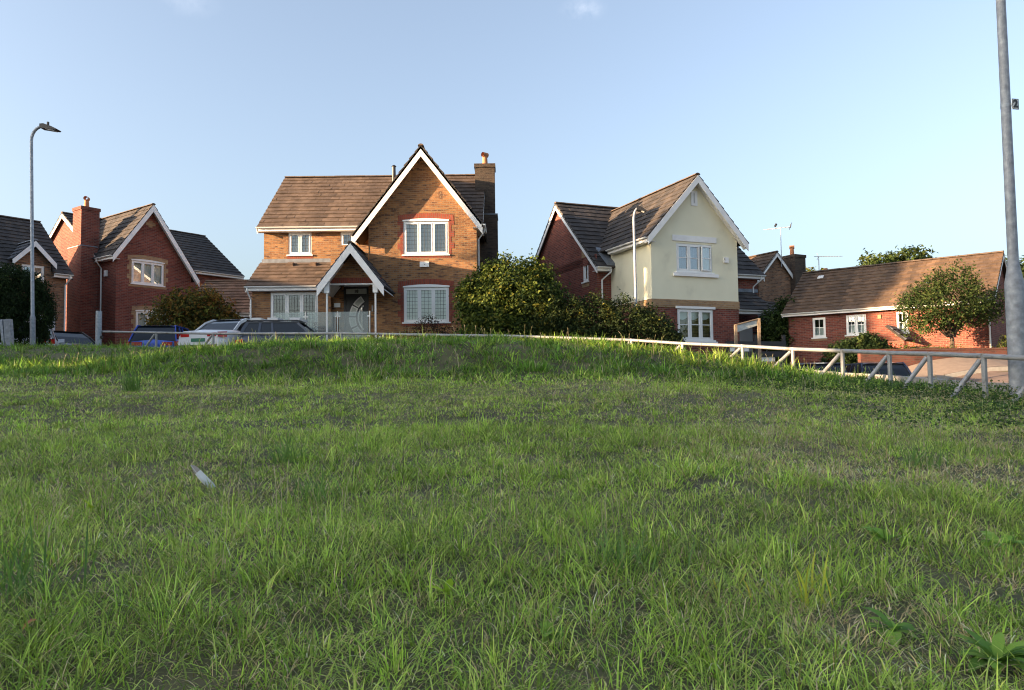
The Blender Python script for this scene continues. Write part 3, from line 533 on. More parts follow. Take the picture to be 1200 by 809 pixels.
    h.slab(PD, D0 - .36, D0 - .13, 3.56, 3.72, .005, .05, 'notice_plate', 'upvc'); h.slab(PD, D0 - .40, D0 - .10, 3.2, 3.36, .005, .09, 'letter_box', 'upvc'); h.slab(P, G0 + .12, G0 + .17, 3.35, 3.58, .002, .05, 'door_bell', 'curtain_grey')
    # porch roof
    pc, pw, pz, pm, pf = u(-5.61), 1.17, 5.54, 1.30, -2.28; e = pz - pm * pw
    h.roof([((pc - pw, .1, e), (pc - pw, pf, e), (pc, pf, pz), (pc, .1, pz)), ((pc + pw, pf, e), (pc + pw, -.03, e), (pc, -.03, pz), (pc, pf, pz))], 'tile_slate', 0.27, ridge=[((pc, pf, pz), (pc, -.02, pz))])
    for sg in (-1, 1):
        h.verge((pc + sg * pw, pf + .02, e), (pc, pf + .02, pz), (0, -1), .21, .04); px_ = pc + sg * (pw - .32)
        mb = MB(); mb.box((px_ - .085, pf + .08, h.z(e - .22)), (px_ + .085, pf + .25, h.z(e + .25))); mb.build('post_head', 'upvc', h.root)
        mb = MB(); mb.box((px_ - .028, pf + .13, h.z(2.1)), (px_ + .028, pf + .19, h.z(e - .22))); mb.build('porch_post', 'upvc', h.root)
        mb = MB(); mb.prism([(pc + sg * (pw - .02), pf + .06, h.z(e - .1)), (pc + sg * .05, pf + .06, h.z(pz - .17)), (pc + sg * .05, -.03, h.z(pz - .17)), (pc + sg * (pw - .02), -.03, h.z(e - .1))], (0, 0, -.02)); mb.build('soffit', 'white_trim', h.root)
    PV = h.frame((0, pf + .72), (1, pf + .72)); iw = pw - .2; zi = 4.22; zt = pz - pm * iw - .14
    h.slab(PV, 0, 0, 0, 0, -.1, 0, 'porch_gable', 'brick_buff', pts=[(pc - iw, zi), (pc + iw, zi), (pc + iw, zt + .05), (pc, pz - .16), (pc - iw, zt + .05)])
    h.slab(PV, pc - iw, pc + iw, zi + .005, zi + .2, .002, .012, 'soldier_arch', 'brick_soldier'); h.slab(PV, pc - iw, pc + iw, zi - .06, zi - .004, -.1, .02, 'lintel', 'upvc')
    h.slab(P, u(-3.46), u(-3.11), 5.02, 5.22, .002, .07, 'alarm_box', 'upvc')
    h.slab(P, u(-3.30), u(-3.27), 5.10, 5.13, .071, .075, 'alarm_mark', 'sign_black')
    h.chimney(u(-1.50), u(-.66), 3.45, 4.25, 7.6, 10.02, 'brick_dark', shoulder=(u(-1.31), u(-.56), 3.25, 4.45, 7.75, 7.9))
    # patio in front of the door
    mb = MB(); mb.box((u(-9.3), -2.42, -.9), (u(-4.3), -.01, .22)); mb.build('patio', 'paving', h.root)
    # attached garage to the left, set back
    a, b = u(-13.9), -.02; gv = 3.3; gh = (u(-12.1) - a, u(-10.95) - a, 1.35, 3.42)
    h.wall((a, gv), (b, gv), 1.1, 3.6, 'brick_buff', [(gh[0], gh[1], 1.11, gh[3])]); PG = h.frame((a, gv), (b, gv))
    gd = h.slab(PG, gh[0], gh[1], 1.2, gh[3], -.09, -.05, 'garage_door', 'garage_black')
    for k in range(7): h.slab(PG, gh[0] + .02, gh[1] - .02, 1.3 + k * .3, 1.57 + k * .3, -.049, -.03, 'door_panel', 'garage_black', gd)
    h.wall((a, 8.6), (a, gv), 1.1, 3.6, 'brick_buff', gable=[(2.65, 5.3)])
    h.roof([((a - .15, gv - .3, 3.68), (b, gv - .3, 3.68), (b, gv + 2.65, 5.42), (a - .15, gv + 2.65, 5.42))], 'tile_brown', 0.31, ridge=[((a - .15, gv + 2.65, 5.42), (b, gv + 2.65, 5.42))])
    h.gutter((a - .17, gv - .3, 3.7), (b - .1, gv - .3, 3.7), (0, -1)); h.slab(PG, gh[0] - .1, gh[0] - .01, 1.1, 3.45, .0, .05, 'door_post', 'upvc'); h.slab(PG, gh[1] + .01, gh[1] + .1, 1.1, 3.45, .0, .05, 'door_post', 'upvc')
house_one()

# ------------------------------------------------------------------ L-shaped houses seen at an angle
def l_house(h, W, V, a, Dp, zw, zrw, zm, zrm, Ur, wing_mat, main_mat, tile, low=None, holes_front=(), catslide=0.0, side_holes=()):
    """wing u 0..W, v 0..V with front gable; main block u -a..Ur, v V..V+Dp, ridge along u"""
    o = 0.3; m = (zrw - zw) / (W / 2 + o); zb = h.zb; base = zb - .5; eW = zrw - m * (W / 2)
    low = low or (base, None); zs, lm = low
    fr = [q for q in holes_front if q[3] > zs]; fl = [q for q in holes_front if q[3] <= zs]
    h.wall((0, 0), (W, 0), max(zs, base), eW - .06, wing_mat, fr, gable=[(W / 2, zrw - .07)])
    if lm: h.wall((0, 0), (W, 0), base, zs, lm, fl)
    h.wall((0, V), (0, 0), max(zs, base), eW - .06, wing_mat); h.wall((W, 0), (W, V), max(zs, base), eW - .06, wing_mat)
    if lm: h.wall((0, V), (0, 0), base, zs, lm); h.wall((W, 0), (W, V), base, zs, lm)
    if catslide:
        cs = catslide; zo = zrw - m * (W / 2 + cs) - .06; h.wall((W, 0), (W + cs, 0), base, zo, wing_mat, gable=[(0, eW - .06)]); h.wall((W + cs, 0), (W + cs, V), base, zo, wing_mat)
    ze = zm + (zrm - zm) * .3 / (Dp / 2 + .3) - .06
    h.wall((-a, V), (0, V), base, ze, main_mat); h.wall((W, V), (Ur, V), base, ze, main_mat)
    h.wall((-a, V + Dp), (-a, V), base, ze, main_mat, [(V + Dp - q[1], V + Dp - q[0], q[2], q[3]) for q in side_holes], gable=[(Dp / 2, zrm - .07)]); h.wall((Ur, V), (Ur, V + Dp), base, ze, main_mat, gable=[(Dp / 2, zrm - .07)]); h.wall((Ur, V + Dp), (-a, V + Dp), base, ze, main_mat)
    L0, R0, vr = -a - .18, Ur + .18, V + Dp / 2
    h.roof([((L0, V - .3, zm), (R0, V - .3, zm), (R0, vr, zrm), (L0, vr, zrm)), ((R0, V + Dp + .3, zm), (L0, V + Dp + .3, zm), (L0, vr, zrm), (R0, vr, zrm))], tile, .335, ridge=[((L0, vr, zrm), (R0, vr, zrm))])
    lu, ru = -o, W + o + catslide; zl, zr = zrw - m * (W / 2 + o), zrw - m * (W / 2 + o + catslide); vb = V + Dp / 2 - .05 if zrw <= zrm else V + Dp / 2 + 1
    h.roof([((lu, vb, zl), (lu, -o, zl), (W / 2, -o, zrw), (W / 2, vb, zrw)), ((ru, -o, zr), (ru, vb, zr), (W / 2, vb, zrw), (W / 2, -o, zrw))], tile, .335, ridge=[((W / 2, -o, zrw), (W / 2, vb, zrw))])
    for f, z in ((lu, zl), (ru, zr)):
        h.verge((f, -o + .02, z), (W / 2, -o + .02, zrw), (0, -1), .2, .03); zz = h.z
        MB().prism([(f, -o + .03, zz(z - .19)), (W / 2, -o + .03, zz(zrw - .19)), (W / 2, 0, zz(zrw - .19)), (f, 0, zz(z - .19))], (0, 0, -.02)).build('soffit', 'white_trim', h.root)
    for f in (V - .3, V + Dp + .3): h.verge((L0 + .03, f, zm), (L0 + .03, vr, zrm), (-1, 0), .2, .03); h.verge((R0 - .03, f, zm), (R0 - .03, vr, zrm), (1, 0), .2, .03)
    h.gutter((lu, V - .3, zl + .02), (lu, -o + .05, zl + .02), (-1, 0)); h.gutter((L0, V - .3, zm + .02), (lu + .1, V - .3, zm + .02), (0, -1)); h.gutter((W + .02, V - .3, zm + .02), (R0, V - .3, zm + .02), (0, -1))
    return m

def house_two():
    h = House('detached_house', 'house with cream rendered front gable over red brick ground floor', 5.65, 29.7, 1.0, 0.3824, size=1.1, z0=1.045); W, V = 3.88, 2.97
    up = (1.10, 2.70, 4.66, 5.72); lo = (1.08, 2.68, 2.10, 3.26); sw = (3.72, 4.20, 4.72, 5.72)
    l_house(h, W, V, .63, 6.91, 5.84, 8.30, 5.17, 8.55, 7.3, 'render_cream', 'brick_red', 'tile_dark', low=(3.58, 'brick_red'), holes_front=[up, lo], side_holes=[sw])
    P = h.frame((0, 0), (1, 0)); PL = h.frame((0, V), (0, 0)); PS = h.frame((-.63, V + 6.91), (-.63, V)); k = V + 6.91
    h.window(P, *up, lights=3, transom=.5, glass='glass_sky', curtain='curtain_grey', curt=(0, .9), open_last=True); w = h.window(P, *lo, lights=3, transom=.5, curtain=None)
    for i in range(9): h.slab(P, lo[0] + .06, lo[1] - .06, lo[2] + .05 + i * .115, lo[2] + .15 + i * .115, -.20, -.19, 'blind_slat', 'blind_wood', w)
    for i in range(3):
        a0 = lo[0] + .08 + i * .49; n = 8; pts = [(a0, lo[3] - .06), (a0, lo[3] - .28)] + [(a0 + .46 * q / n, lo[3] - .30 - .09 * math.sin(math.pi * q / n)) for q in range(n + 1)] + [(a0 + .46, lo[3] - .06)]
        h.slab(P, 0, 0, 0, 0, -.16, -.155, 'net_pelmet', 'curtain_white', w, pts=pts)
    h.window(PS, k - sw[1], k - sw[0], sw[2], sw[3], lights=1, lead=0, curtain='curtain_grey')
    h.slab(PS, k - sw[1] - .08, k - sw[0] + .08, sw[3] + .02, sw[3] + .32, .002, .012, 'window_head', 'brick_cream'); h.slab(PS, k - sw[1] - .08, k - sw[0] + .08, sw[2] - .22, sw[2] - .06, .002, .012, 'sill_course', 'brick_cream')
    h.slab(P, .92, 2.90, 5.80, 6.02, .002, .035, 'window_head', 'white_trim'); h.slab(P, .92, 2.92, 4.48, 4.60, .002, .09, 'stone_sill', 'white_trim'); h.slab(P, 1.0, 2.76, 3.27, 3.36, .002, .05, 'window_head', 'upvc')
    h.slab(P, 1.0, 2.80, 1.96, 2.045, .002, .10, 'stone_sill', 'white_trim')
    h.slab(P, -.02, W + .02, 3.36, 3.60, .001, .03, 'brick_band', 'brick_cream'); h.slab(PL, 0, V + .02, 3.361, 3.599, .001, .03, 'brick_band', 'brick_cream')
    for i, q in enumerate((0,)): h.slab(P, -.025, W + .025, 3.30, 3.355, .001, .022, 'band_course', 'brick_cream'); h.slab(PL, 0, V + .02, 3.301, 3.354, .001, .022, 'band_course', 'brick_cream')
    h.slab(P, W / 2 - .14, W / 2 + .14, 7.18, 7.74, .001, .03, 'gable_slot', 'upvc'); h.slab(P, W / 2 - .03, W / 2 + .03, 7.27, 7.65, .031, .034, 'slot_louvre', 'curtain_grey')
    h.slab(P, 3.22, 3.42, 5.08, 5.28, .002, .07, 'alarm_box', 'white_trim'); h.slab(P, 3.22, 3.25, 5.16, 5.24, .071, .075, 'alarm_mark', 'sign_black')
    h.pipe((-.2, V - .37, 5.08), .8, (-.45, V - .06)); h.pipe((7.25, V - .37, 5.08), 3.9, (7.05, V - .06))
    # lead at the valley foot
    mb = MB(); mb.prism([(-.35, V - .33, h.z(5.22)), (.0, V - .33, h.z(5.22)), (.0, V + .6, h.z(6.0)), (-.35, V + .6, h.z(6.0))], (0, 0, .10)); mb.build('lead_valley', 'lead_grey', h.root)
    # lean-to roof over the side entrance
    h.roof([((W + .01, 1.55, 3.50), (7.05, 1.55, 3.50), (7.05, V - .01, 4.42), (W + .01, V - .01, 4.42))], 'tile_dark', .31); PM = h.frame((0, V), (1, V)); h.slab(PM, W + .02, 7.3, 4.42, 4.56, .003, .06, 'lead_flashing', 'lead_grey')
    h.gutter((W + .02, 1.55, 3.52), (7.08, 1.55, 3.52), (0, -1)); h.pipe((6.55, 1.48, 3.45), .7, (6.55, 1.6))
    mb = MB(); mb.box((6.85, 1.68, -.9), (6.95, 1.78, h.z(3.3))); mb.build('canopy_post', 'upvc', h.root)
    h.window(PM, 5.05, 5.6, 2.1, 3.25, lights=1, curtain='curtain_grey'); h.slab(PM, 6.1, 6.95, .8, 3.1, .002, .05, 'side_door', 'upvc')
    # low garage wing to the right
    ga, gb, gv = 7.31, 10.7, 3.3; h.wall((ga, gv), (gb, gv), -.4, 2.55, 'brick_red', [(.9, 2.85, -.39, 2.25)]); PG = h.frame((ga, gv), (gb, gv)); gd = h.slab(PG, .9, 2.85, -.3, 2.25, -.09, -.04, 'garage_door', 'garage_white')
    for i in range(9): h.slab(PG, .93, 2.82, -.1 + i * .26, .11 + i * .26, -.039, -.028, 'door_panel', 'garage_white', gd)
    h.wall((gb, gv), (gb, gv + 5.4), -.4, 2.55, 'brick_red', gable=[(2.7, 4.35)])
    h.roof([((ga - .3, gv - .3, 2.66), (gb + .18, gv - .3, 2.66), (gb + .18, gv + 2.7, 4.45), (ga - .3, gv + 2.7, 4.45)), ((gb + .18, gv + 5.7, 2.66), (ga - .3, gv + 5.7, 2.66), (ga - .3, gv + 2.7, 4.45), (gb + .18, gv + 2.7, 4.45))], 'tile_dark', .31)
    h.gutter((ga + .3, gv - .3, 2.68), (gb + .2, gv - .3, 2.68), (0, -1)); h.pipe((gb - .05, gv - .37, 2.6), -.3, (gb - .25, gv - .06))
house_two()

def house_left():
    h = House('detached_house', 'red brick house with tall chimney behind the blue and white cars', -19.07, 35.6, 1.7, R(53.9)); W, V = 3.3, 1.62
    up = (.74, 2.38, 5.72, 6.86); lo = (.98, 2.62, 3.05, 4.36)
    l_house(h, W, V, .1, 7.4, 6.97, 9.74, 6.98, 9.80, W + 4.4, 'brick_red', 'brick_red', 'tile_dark', holes_front=[up, lo], catslide=.55)
    P = h.frame((0, 0), (1, 0)); PM = h.frame((0, V), (1, V))
    for w in (up, lo): h.window(P, *w, curtain='curtain_white', arch=.05); quoins(h, P, *w, 'brick_cream', 'brick_cream', arch=.08)
    for w in (up, lo): h.slab(P, w[0] - .15, w[1] + .15, w[2] - .16, w[2] - .055, .001, .02, 'sill_course', 'brick_cream')
    h.window(PM, 5.85, 6.75, 6.05, 6.80, lights=2, curtain='curtain_white', glass='glass_sky')
    h.slab(P, W / 2 - .1, W / 2 + .1, 8.62, 8.95, .001, .02, 'gable_motif', 'brick_cream'); h.slab(P, W / 2 - .25, W / 2 + .25, 8.71, 8.86, .021, .026, 'gable_motif', 'brick_cream')
    h.slab(P, .0, .001, 5, 5.01, 0, .001, 'alarm_box', 'white_trim') if False else h.slab(h.frame((0, V), (0, 0)), .55, .78, 6.05, 6.35, .002, .08, 'alarm_box', 'white_trim')
    h.pipe((-.34, V - .36, 6.9), 1.4, (-.06, V - .25)); h.chimney(-.82, .05, 1.86, 2.75, 7.3, 9.55, 'brick_red', shoulder=(-.86, -.101, 1.70, 3.15, 7.55, 7.7))
    MB().tube([(-.2, 6.0, h.z(2)), (-.2, 6.0, h.z(7.0))], .09, 8).build('flue_pipe', 'galvanised', h.root, smooth=True)
    mb = MB(); mb.box((-1.25, 1.66, -.6), (-.102, 3.25, h.z(3.0))); mb.build('chimney_plinth', 'brick_wall', h.root)
house_left()

def house_dormer():
    h = House('chalet_house', 'buff brick house with dormer over white garage door beside dark conifer', -19.9, 33.0, 1.6, R(54)); L, D = 9.0, 6.4; zE, zR = 5.66, 8.50
    gd_ = (L - 2.85, L - .40, 1.3, 3.84); ds = (L - 1.80, L - .90, 5.15, 5.95)
    h.wall((-L, 0), (0, 0), 1.1, 5.95, 'brick_brown', [gd_, (ds[0], ds[1], 5.15, 5.949)]); h.wall((0, 0), (0, D), 1.1, 5.7, 'brick_brown', gable=[(D / 2, 8.4)]); h.wall((-L, D), (-L, 0), 1.1, 5.7, 'brick_brown', gable=[(D / 2, 8.4)]); h.wall((0, D), (-L, D), 1.1, 5.7, 'brick_brown')
    P = h.frame((-L, 0), (0, 0)); gd = h.slab(P, *gd_, -.1, -.05, 'garage_door', 'garage_white')
    for k in range(8): h.slab(P, gd_[0] + .02, gd_[1] - .02, 1.35 + k * .305, 1.635 + k * .305, -.049, -.04, 'door_panel', 'garage_white', gd)
    # eaves interrupted by the dormer
    dc, dw, dz, dm = L - 1.38, .86, 6.98, 1.05; e = dz - dm * dw
    for (a, b) in ((-L - .15, -L + dc - dw + .1), (-L + dc + dw - .1, .15)): h.gutter((a, -.3, zE + .02), (b, -.3, zE + .02), (0, -1))
    h.roof([((-L - .15, -.3, zE), (-L + dc - .75, -.3, zE), (-L + dc - .75, D / 2, zR), (-L - .15, D / 2, zR)), ((-L + dc + .75, -.3, zE), (.15, -.3, zE), (.15, D / 2, zR), (-L + dc + .75, D / 2, zR)), ((-L + dc - .75, .5, zE + .8 * .811), (-L + dc + .75, .5, zE + .8 * .811), (-L + dc + .75, D / 2, zR), (-L + dc - .75, D / 2, zR)),
            ((.15, D + .3, zE), (-L - .15, D + .3, zE), (-L - .15, D / 2, zR), (.15, D / 2, zR))], 'tile_dark', .33, ridge=[((-L - .15, D / 2, zR), (.15, D / 2, zR))])
    c = -L + dc; h.wall((c - .72, -.03), (c + .72, -.03), 5.6, e + .1, 'brick_brown', [(ds[0] - L - c + .72, ds[1] - L - c + .72, 5.601, 5.95)], gable=[(.72, dz - .1)])
    h.window(P, *ds, lights=2, curtain='curtain_white', glass='glass_sky')
    h.roof([((c - dw, 1.7, e), (c - dw, -.3, e), (c, -.3, dz), (c, 1.7, dz)), ((c + dw, -.3, e), (c + dw, 1.7, e), (c, 1.7, dz), (c, -.3, dz))], 'tile_slate', .28, ridge=[((c, -.3, dz), (c, 1.6, dz))], ridge_mat='lead_grey')
    for sg in (-1, 1): h.verge((c + sg * dw, -.28, e), (c, -.28, dz), (0, -1), .17, .03)
    for f in (-.3, D + .3): h.verge((.12, f, zE), (.12, D / 2, zR), (1, 0), .18, .03, 'roof_felt')
    h.pipe((.02, -.36, 5.6), 1.2, (-.06, -.06))
house_dormer()

def bungalow():
    h = House('bungalow', 'long low red brick bungalow with broad tan tiled roof', 17.81, 27.5, 1.5, R(-41.5), size=.948, z0=1.45); L, D = 7.97, 5.1; ze, zr = 3.64, 5.80
    ws = [(-6.88, -6.31, 2.47, 3.37, 1), (-5.43, -4.60, 2.51, 3.39, 2), (-3.40, -2.95, 2.49, 3.39, 1)]
    zw = ze + .22 * .75; h.wall((-L, 0), (0, 0), 1.0, zw, 'brick_red', [(a + L, b + L, c, d) for a, b, c, d, _ in ws]); h.wall((0, 0), (0, D), 1.0, zw, 'brick_red', gable=[(D / 2, zr - .1)]); h.wall((-L, D), (-L, 0), 1.0, zw, 'brick_red', gable=[(D / 2, zr - .1)]); h.wall((0, D), (-L, D), 1.0, zw, 'brick_red')
    P = h.frame((0, 0), (1, 0))
    for a, b, c, d, n in ws:
        w = h.window(P, a, b, c, d, lights=n, transom=.5, curtain='curtain_white', curt=(0, .5), fw=.055); h.slab(P, a - .06, b + .06, c - .14, c - .055, .001, .03, 'sill_course', 'brick_cream')
        for i in range(n): x = a + (b - a) * (i + .5) / n; h.slab(P, x - .01, x + .01, c + .1, d - .1, -.045, -.03, 'glazing_bar', 'upvc', w)
    h.roof([((-L - .18, -.3, ze), (.18, -.3, ze), (.18, D / 2, zr), (-L - .18, D / 2, zr)), ((.18, D + .3, ze), (-L - .18, D + .3, ze), (-L - .18, D / 2, zr), (.18, D / 2, zr))], 'tile_tan', .28, ridge=[((-L - .18, D / 2, zr), (.18, D / 2, zr))])
    for f in (-.3, D + .3): h.verge((.15, f, ze), (.15, D / 2, zr), (1, 0), .15, .03); h.verge((-L - .15, f, ze), (-L - .15, D / 2, zr), (-1, 0), .15, .03)
    h.gutter((-L - .2, -.3, ze + .02), (.2, -.3, ze + .02), (0, -1), fascia=.15); h.pipe((-.1, -.36, 3.6), 1.2, (-.05, -.06)); h.slab(P, -4.12, -3.98, 3.15, 3.32, .001, .04, 'air_brick', 'brick_cream')
    for (x, v, z) in ((-7.15, 1.95, 5.33), (-2.35, .9, 4.48)): h.vent_tile((x, v, z), (1, 0), 'white_trim')
    ax = (-7.1, D / 2 + .1); MB().tube([(*ax, h.z(5.78)), (*ax, h.z(5.95))], [.12, .09], 10).build('roof_terminal', 'terracotta', h.root, smooth=True)
    h.roof([((-2.8, -1.15, 2.15), (-2.8, 0, 2.15), (-3.5, 0, 2.78), (-3.5, -1.15, 2.78))], 'tile_slate', .28); h.wall((-3.5, -1.05), (-2.9, -1.05), 1.0, 2.1, 'brick_red')
bungalow()

def house_back():
    h = House('detached_house', 'brown brick house end with thick chimney and aerial behind the bungalow', 13.4, 40.0, 1.5, R(-62)); L, D = 8.0, 2.6; ze, zr = 6.05, 7.62
    h.wall((0, 0), (0, D), 1.0, ze + .2, 'brick_brown', gable=[(D / 2, zr - .1)]); h.wall((-L, 0), (0, 0), 1.0, ze + .2, 'brick_brown'); h.wall((0, D), (-L, D), 1.0, ze + .2, 'brick_brown'); h.wall((-L, D), (-L, 0), 1.0, ze + .2, 'brick_brown', gable=[(D / 2, zr - .1)])
    h.roof([((-L, -.25, ze), (.18, -.25, ze), (.18, D / 2, zr), (-L, D / 2, zr)), ((.18, D + .25, ze), (-L, D + .25, ze), (-L, D / 2, zr), (.18, D / 2, zr))], 'tile_tan', .3, ridge=[((-L, D / 2, zr), (.18, D / 2, zr))])
    for f in (-.25, D + .25): h.verge((.15, f, ze), (.15, D / 2, zr), (1, 0), .17, .03)
    h.vent_tile((-1.6, .55, 6.75), (1, 0), 'white_trim')
    h.chimney(-.75, .35, D - .15, D + .7, 5.2, 7.55, 'brick_dark', shoulder=(-.85, .4, D + .005, D + .8, 5.5, 5.6))
    # lower block behind the chimney
    h.wall((.0, D + .8), (.0, D + 3), 1.0, 4.2, 'brick_brown'); 
house_back()

def aerial(name, label, x, y, z0, z1, kind):
    t = thing(name, label, 'aerial', (x, y, z0)); H1 = z1 - z0
    MB().tube([(0, 0, 0), (0, 0, H1)], .022, 6).build('mast', 'galvanised', t, smooth=True)
    if kind == 0:
        m = MB(); m.tube([(-.75, 0, H1 - .1), (.55, .1, H1 + .03)], .016, 6); m.build('boom', 'white_trim', t); m = MB(); m.tube([(-.85, .3, H1 - .06), (.0, 0, H1 - .06)], .014, 6); m.build('boom', 'white_trim', t)
        for k in range(5): m = MB(); xx = -.3 + k * .18; m.tube([(xx, -.16, H1 - .05 + k * .02), (xx, .16, H1 - .05 + k * .02)], .008, 5); m.build('element', 'galvanised', t)
        m = MB(); m.tube([(.5, 0, H1 - .05), (.56, 0, H1 + .02), (.58, 0, H1 + .18)], .03, 6); m.tube([(.56, .2, H1 - .1), (.56, -.2, H1 + .22)], .012, 5); m.build('reflector', 'black_metal', t)
        m = MB(); m.tube([(-.3, 0, H1 + .05), (-.22, 0, H1 + .2)], .06, 8); m.build('junction_box', 'black_metal', t)
    else:
        m = MB(); m.tube([(-.25, 0, H1), (1.35, .1, H1 + .02)], .014, 6); m.build('boom', 'galvanised', t)
        for k in range(9): m = MB(); xx = -.1 + k * .15; m.tube([(xx, -.14, H1), (xx, .14, H1)], .006, 5); m.build('element', 'galvanised', t)
        m = MB(); m.tube([(-.1, 0, H1 - .2), (-.02, 0, H1), (-.1, 0, H1 + .2)], .012, 5); m.build('reflector', 'galvanised', t)
aerial('television_aerial', 'white television aerial with two booms rising behind the brown gable', 14.9, 40.6, 6.8, 9.0, 0)
aerial('television_aerial', 'thin long-boom television aerial at the bungalow ridge end', 16.7, 40.0, 5.6, 7.25, 1)

# off to the left: unseen houses added so their roofs shade the field
def simple_house(label, X, Y, zb, th, L, D, ze, zr, wm, tm):
    h = House('unseen_house', label, X, Y, zb, th, 'unseen houses added beyond the left edge for their shade')
    h.wall((0, 0), (L, 0), zb - .5, ze, wm, [(1.2, 2.6, zb + .9, zb + 2.1), (L - 2.8, L - 1.4, zb + .9, zb + 2.1)]); h.wall((L, 0), (L, D), zb - .5, ze, wm, gable=[(D / 2, zr - .1)]); h.wall((L, D), (0, D), zb - .5, ze, wm); h.wall((0, D), (0, 0), zb - .5, ze, wm, gable=[(D / 2, zr - .1)])
    P = h.frame((0, 0), (1, 0))
    for a in (1.2, L - 2.8): h.window(P, a, a + 1.4, zb + .9, zb + 2.1, lights=2, curtain='curtain_grey')
    h.roof([((-.2, -.3, ze - .1), (L + .2, -.3, ze - .1), (L + .2, D / 2, zr), (-.2, D / 2, zr)), ((L + .2, D + .3, ze - .1), (-.2, D + .3, ze - .1), (-.2, D / 2, zr), (L + .2, D / 2, zr))], tm, .45, ridge=[((-.2, D / 2, zr), (L + .2, D / 2, zr))])
    for f in (-.3, D + .3): h.verge((L + .17, f, ze - .1), (L + .17, D / 2, zr), (1, 0), .2, .03); h.verge((-.17, f, ze - .1), (-.17, D / 2, zr), (-1, 0), .2, .03)
    h.gutter((-.2, -.3, ze - .08), (L + .2, -.3, ze - .08), (0, -1))
simple_house('unseen tall brick block added at left behind the camera to shade the field', -26.0, -16.3, .8, R(90), 15.6, 7.0, 7.9, 11.6, 'brick_buff', 'tile_brown')
simple_house('unseen low brick garage block added at left to shade the field below the crest', -26.0, -.65, .9, R(90), 5.1, 6.0, 3.7, 6.5, 'brick_buff', 'tile_brown')
simple_house('unseen brown roofed house added beyond the left edge to shade the bank', -27.0, 7.7, 1.4, R(90), 14.4, 7.0, 4.9, 8.3, 'brick_red', 'tile_dark')
simple_house('unseen red brick house continuing the row next to the chalet with the dormer', -27.6, 22.2, 1.6, R(54), 7.0, 7.5, 5.9, 9.0, 'brick_red', 'tile_dark')

# ------------------------------------------------------------------ garden wall, fences, frames
def garden_wall():
    t = thing('garden_wall', 'dark red brick garden wall along the road in front of the bungalow', 'wall', (11.9, 25.35, .2)); L = 7.0
    mb = MB(); mb.box((0, 0, -.5), (L, .22, 1.32)); mb.build('brickwork', 'brick_wall', t)
    n = int(L / .3)
    for k in range(n): m = MB(); m.box((k * L / n + .004, -.02, 1.322), ((k + 1) * L / n - .004, .24, 1.385 + random.uniform(0, .006))); m.build('coping_brick', 'brick_wall', t)
garden_wall()
def tubular_rail():
    pts = [(-12.16, 22.0, 2.25), (-8.26, 20.5, 2.04), (-4.37, 19.0, 1.90), (-2.09, 18.2, 1.78), (0, 17.5, 1.68), (2.63, 16.3, 1.48), (3.52, 15.3, 1.34), (4.35, 14.0, 1.21), (4.92, 13.0, 1.10), (5.34, 12.0, 1.02), (5.59, 11.0, .94), (5.68, 10.1, .89), (5.78, 9.1, .82), (5.92, 8.2, .75), (6.0, 7.0, .68), (6.05, 5.6, .62)]
    t = thing('tubular_rail', 'pale tubular steel knee rail with slanting braces along the grass edge', 'railing', (0, 0, 0)); P = [Vector(p) for p in pts]; r = .031
    for a, b in zip(P, P[1:]):
        d = (b - a).normalized(); MB().tube([a + d * .003, b - d * .003], r, 10).build('rail', 'rail_paint', t, smooth=True, uv=False)
    for p in P[1:-1]: MB().tube([p - Vector((0, 0, r * .9)), p + Vector((0, 0, r * .95))], r * 1.12, 10).build('rail_joint', 'rail_paint', t, smooth=True, uv=False)
    posts = [(-10.2, 21.25, 2.145)] + list(pts[1:-1]); extra = []
    for q0, q1 in ((1, 2), (2, 3), (3, 4), (4, 5)): a, b = Vector(pts[q0]), Vector(pts[q1]); extra.append(tuple(a.lerp(b, .5)))
    for p in posts + extra:
        p = Vector(p); g = Hs(p.x, p.y); i = min(range(len(P) - 1), key=lambda k: ((P[k] + P[k + 1]) / 2 - p).length); d = (P[i + 1] - P[i]).normalized()
        MB().tube([(p.x, p.y, g - .1), (p.x, p.y, p.z - .02)], .032, 10).build('post', 'rail_paint', t, smooth=True, uv=False)
        f = p - d * .12 - Vector((.36, -.04, 0)) ; f.z = Hs(f.x, f.y) - .08
        MB().tube([f, p - d * .06 - Vector((0, 0, .05))], .031, 10).build('brace', 'rail_paint', t, smooth=True, uv=False)
tubular_rail()
def stub_post():
    t = thing('stub_post', 'thick grey steel post at the far end of the knee rail', 'post', (-12.25, 21.95, Hs(-12.25, 21.95) - .2)); z = 2.86 - t.location.z
    MB().tube([(0, 0, 0), (0, 0, z)], .085, 14).build('shaft', 'galvanised', t, smooth=True); MB().tube([(-.045, 0, z), (-.045, 0, z + .02)], .03, 8).build('cap', 'black_metal', t); MB().tube([(.07, 0, .52), (.12, 0, .52)], .05, 10).build('rail_socket', 'black_metal', t)
stub_post()
def barrier():
    x, y = -14.35, 21.0; g = Hs(x, y); t = thing('steel_barrier', 'grey steel barrier frame with thick post at left beside conifer', 'barrier', (x, y, g))
    MB().beam((-2.2, -.1, .66), (-.1, 0, .82), .06, .07).build('top_rail', 'galvanised', t); MB().beam((-2.2, -.1, .15), (-.1, 0, .17), .05, .05).build('bottom_rail', 'galvanised', t)
    MB().beam((-.13, 0, .80), (-.03, 0, -.1), .07, .06, (0, 1, 0)).build('thin_post', 'galvanised', t); MB().beam((.02, .05, .86), (.10, .05, -.1), .17, .15, (0, 1, 0)).build('thick_post', 'galv_pole', t)
    MB().beam((-2.15, -.1, .7), (-2.15, -.1, -.1), .07, .06, (0, 1, 0)).build('thin_post', 'galvanised', t)
barrier()
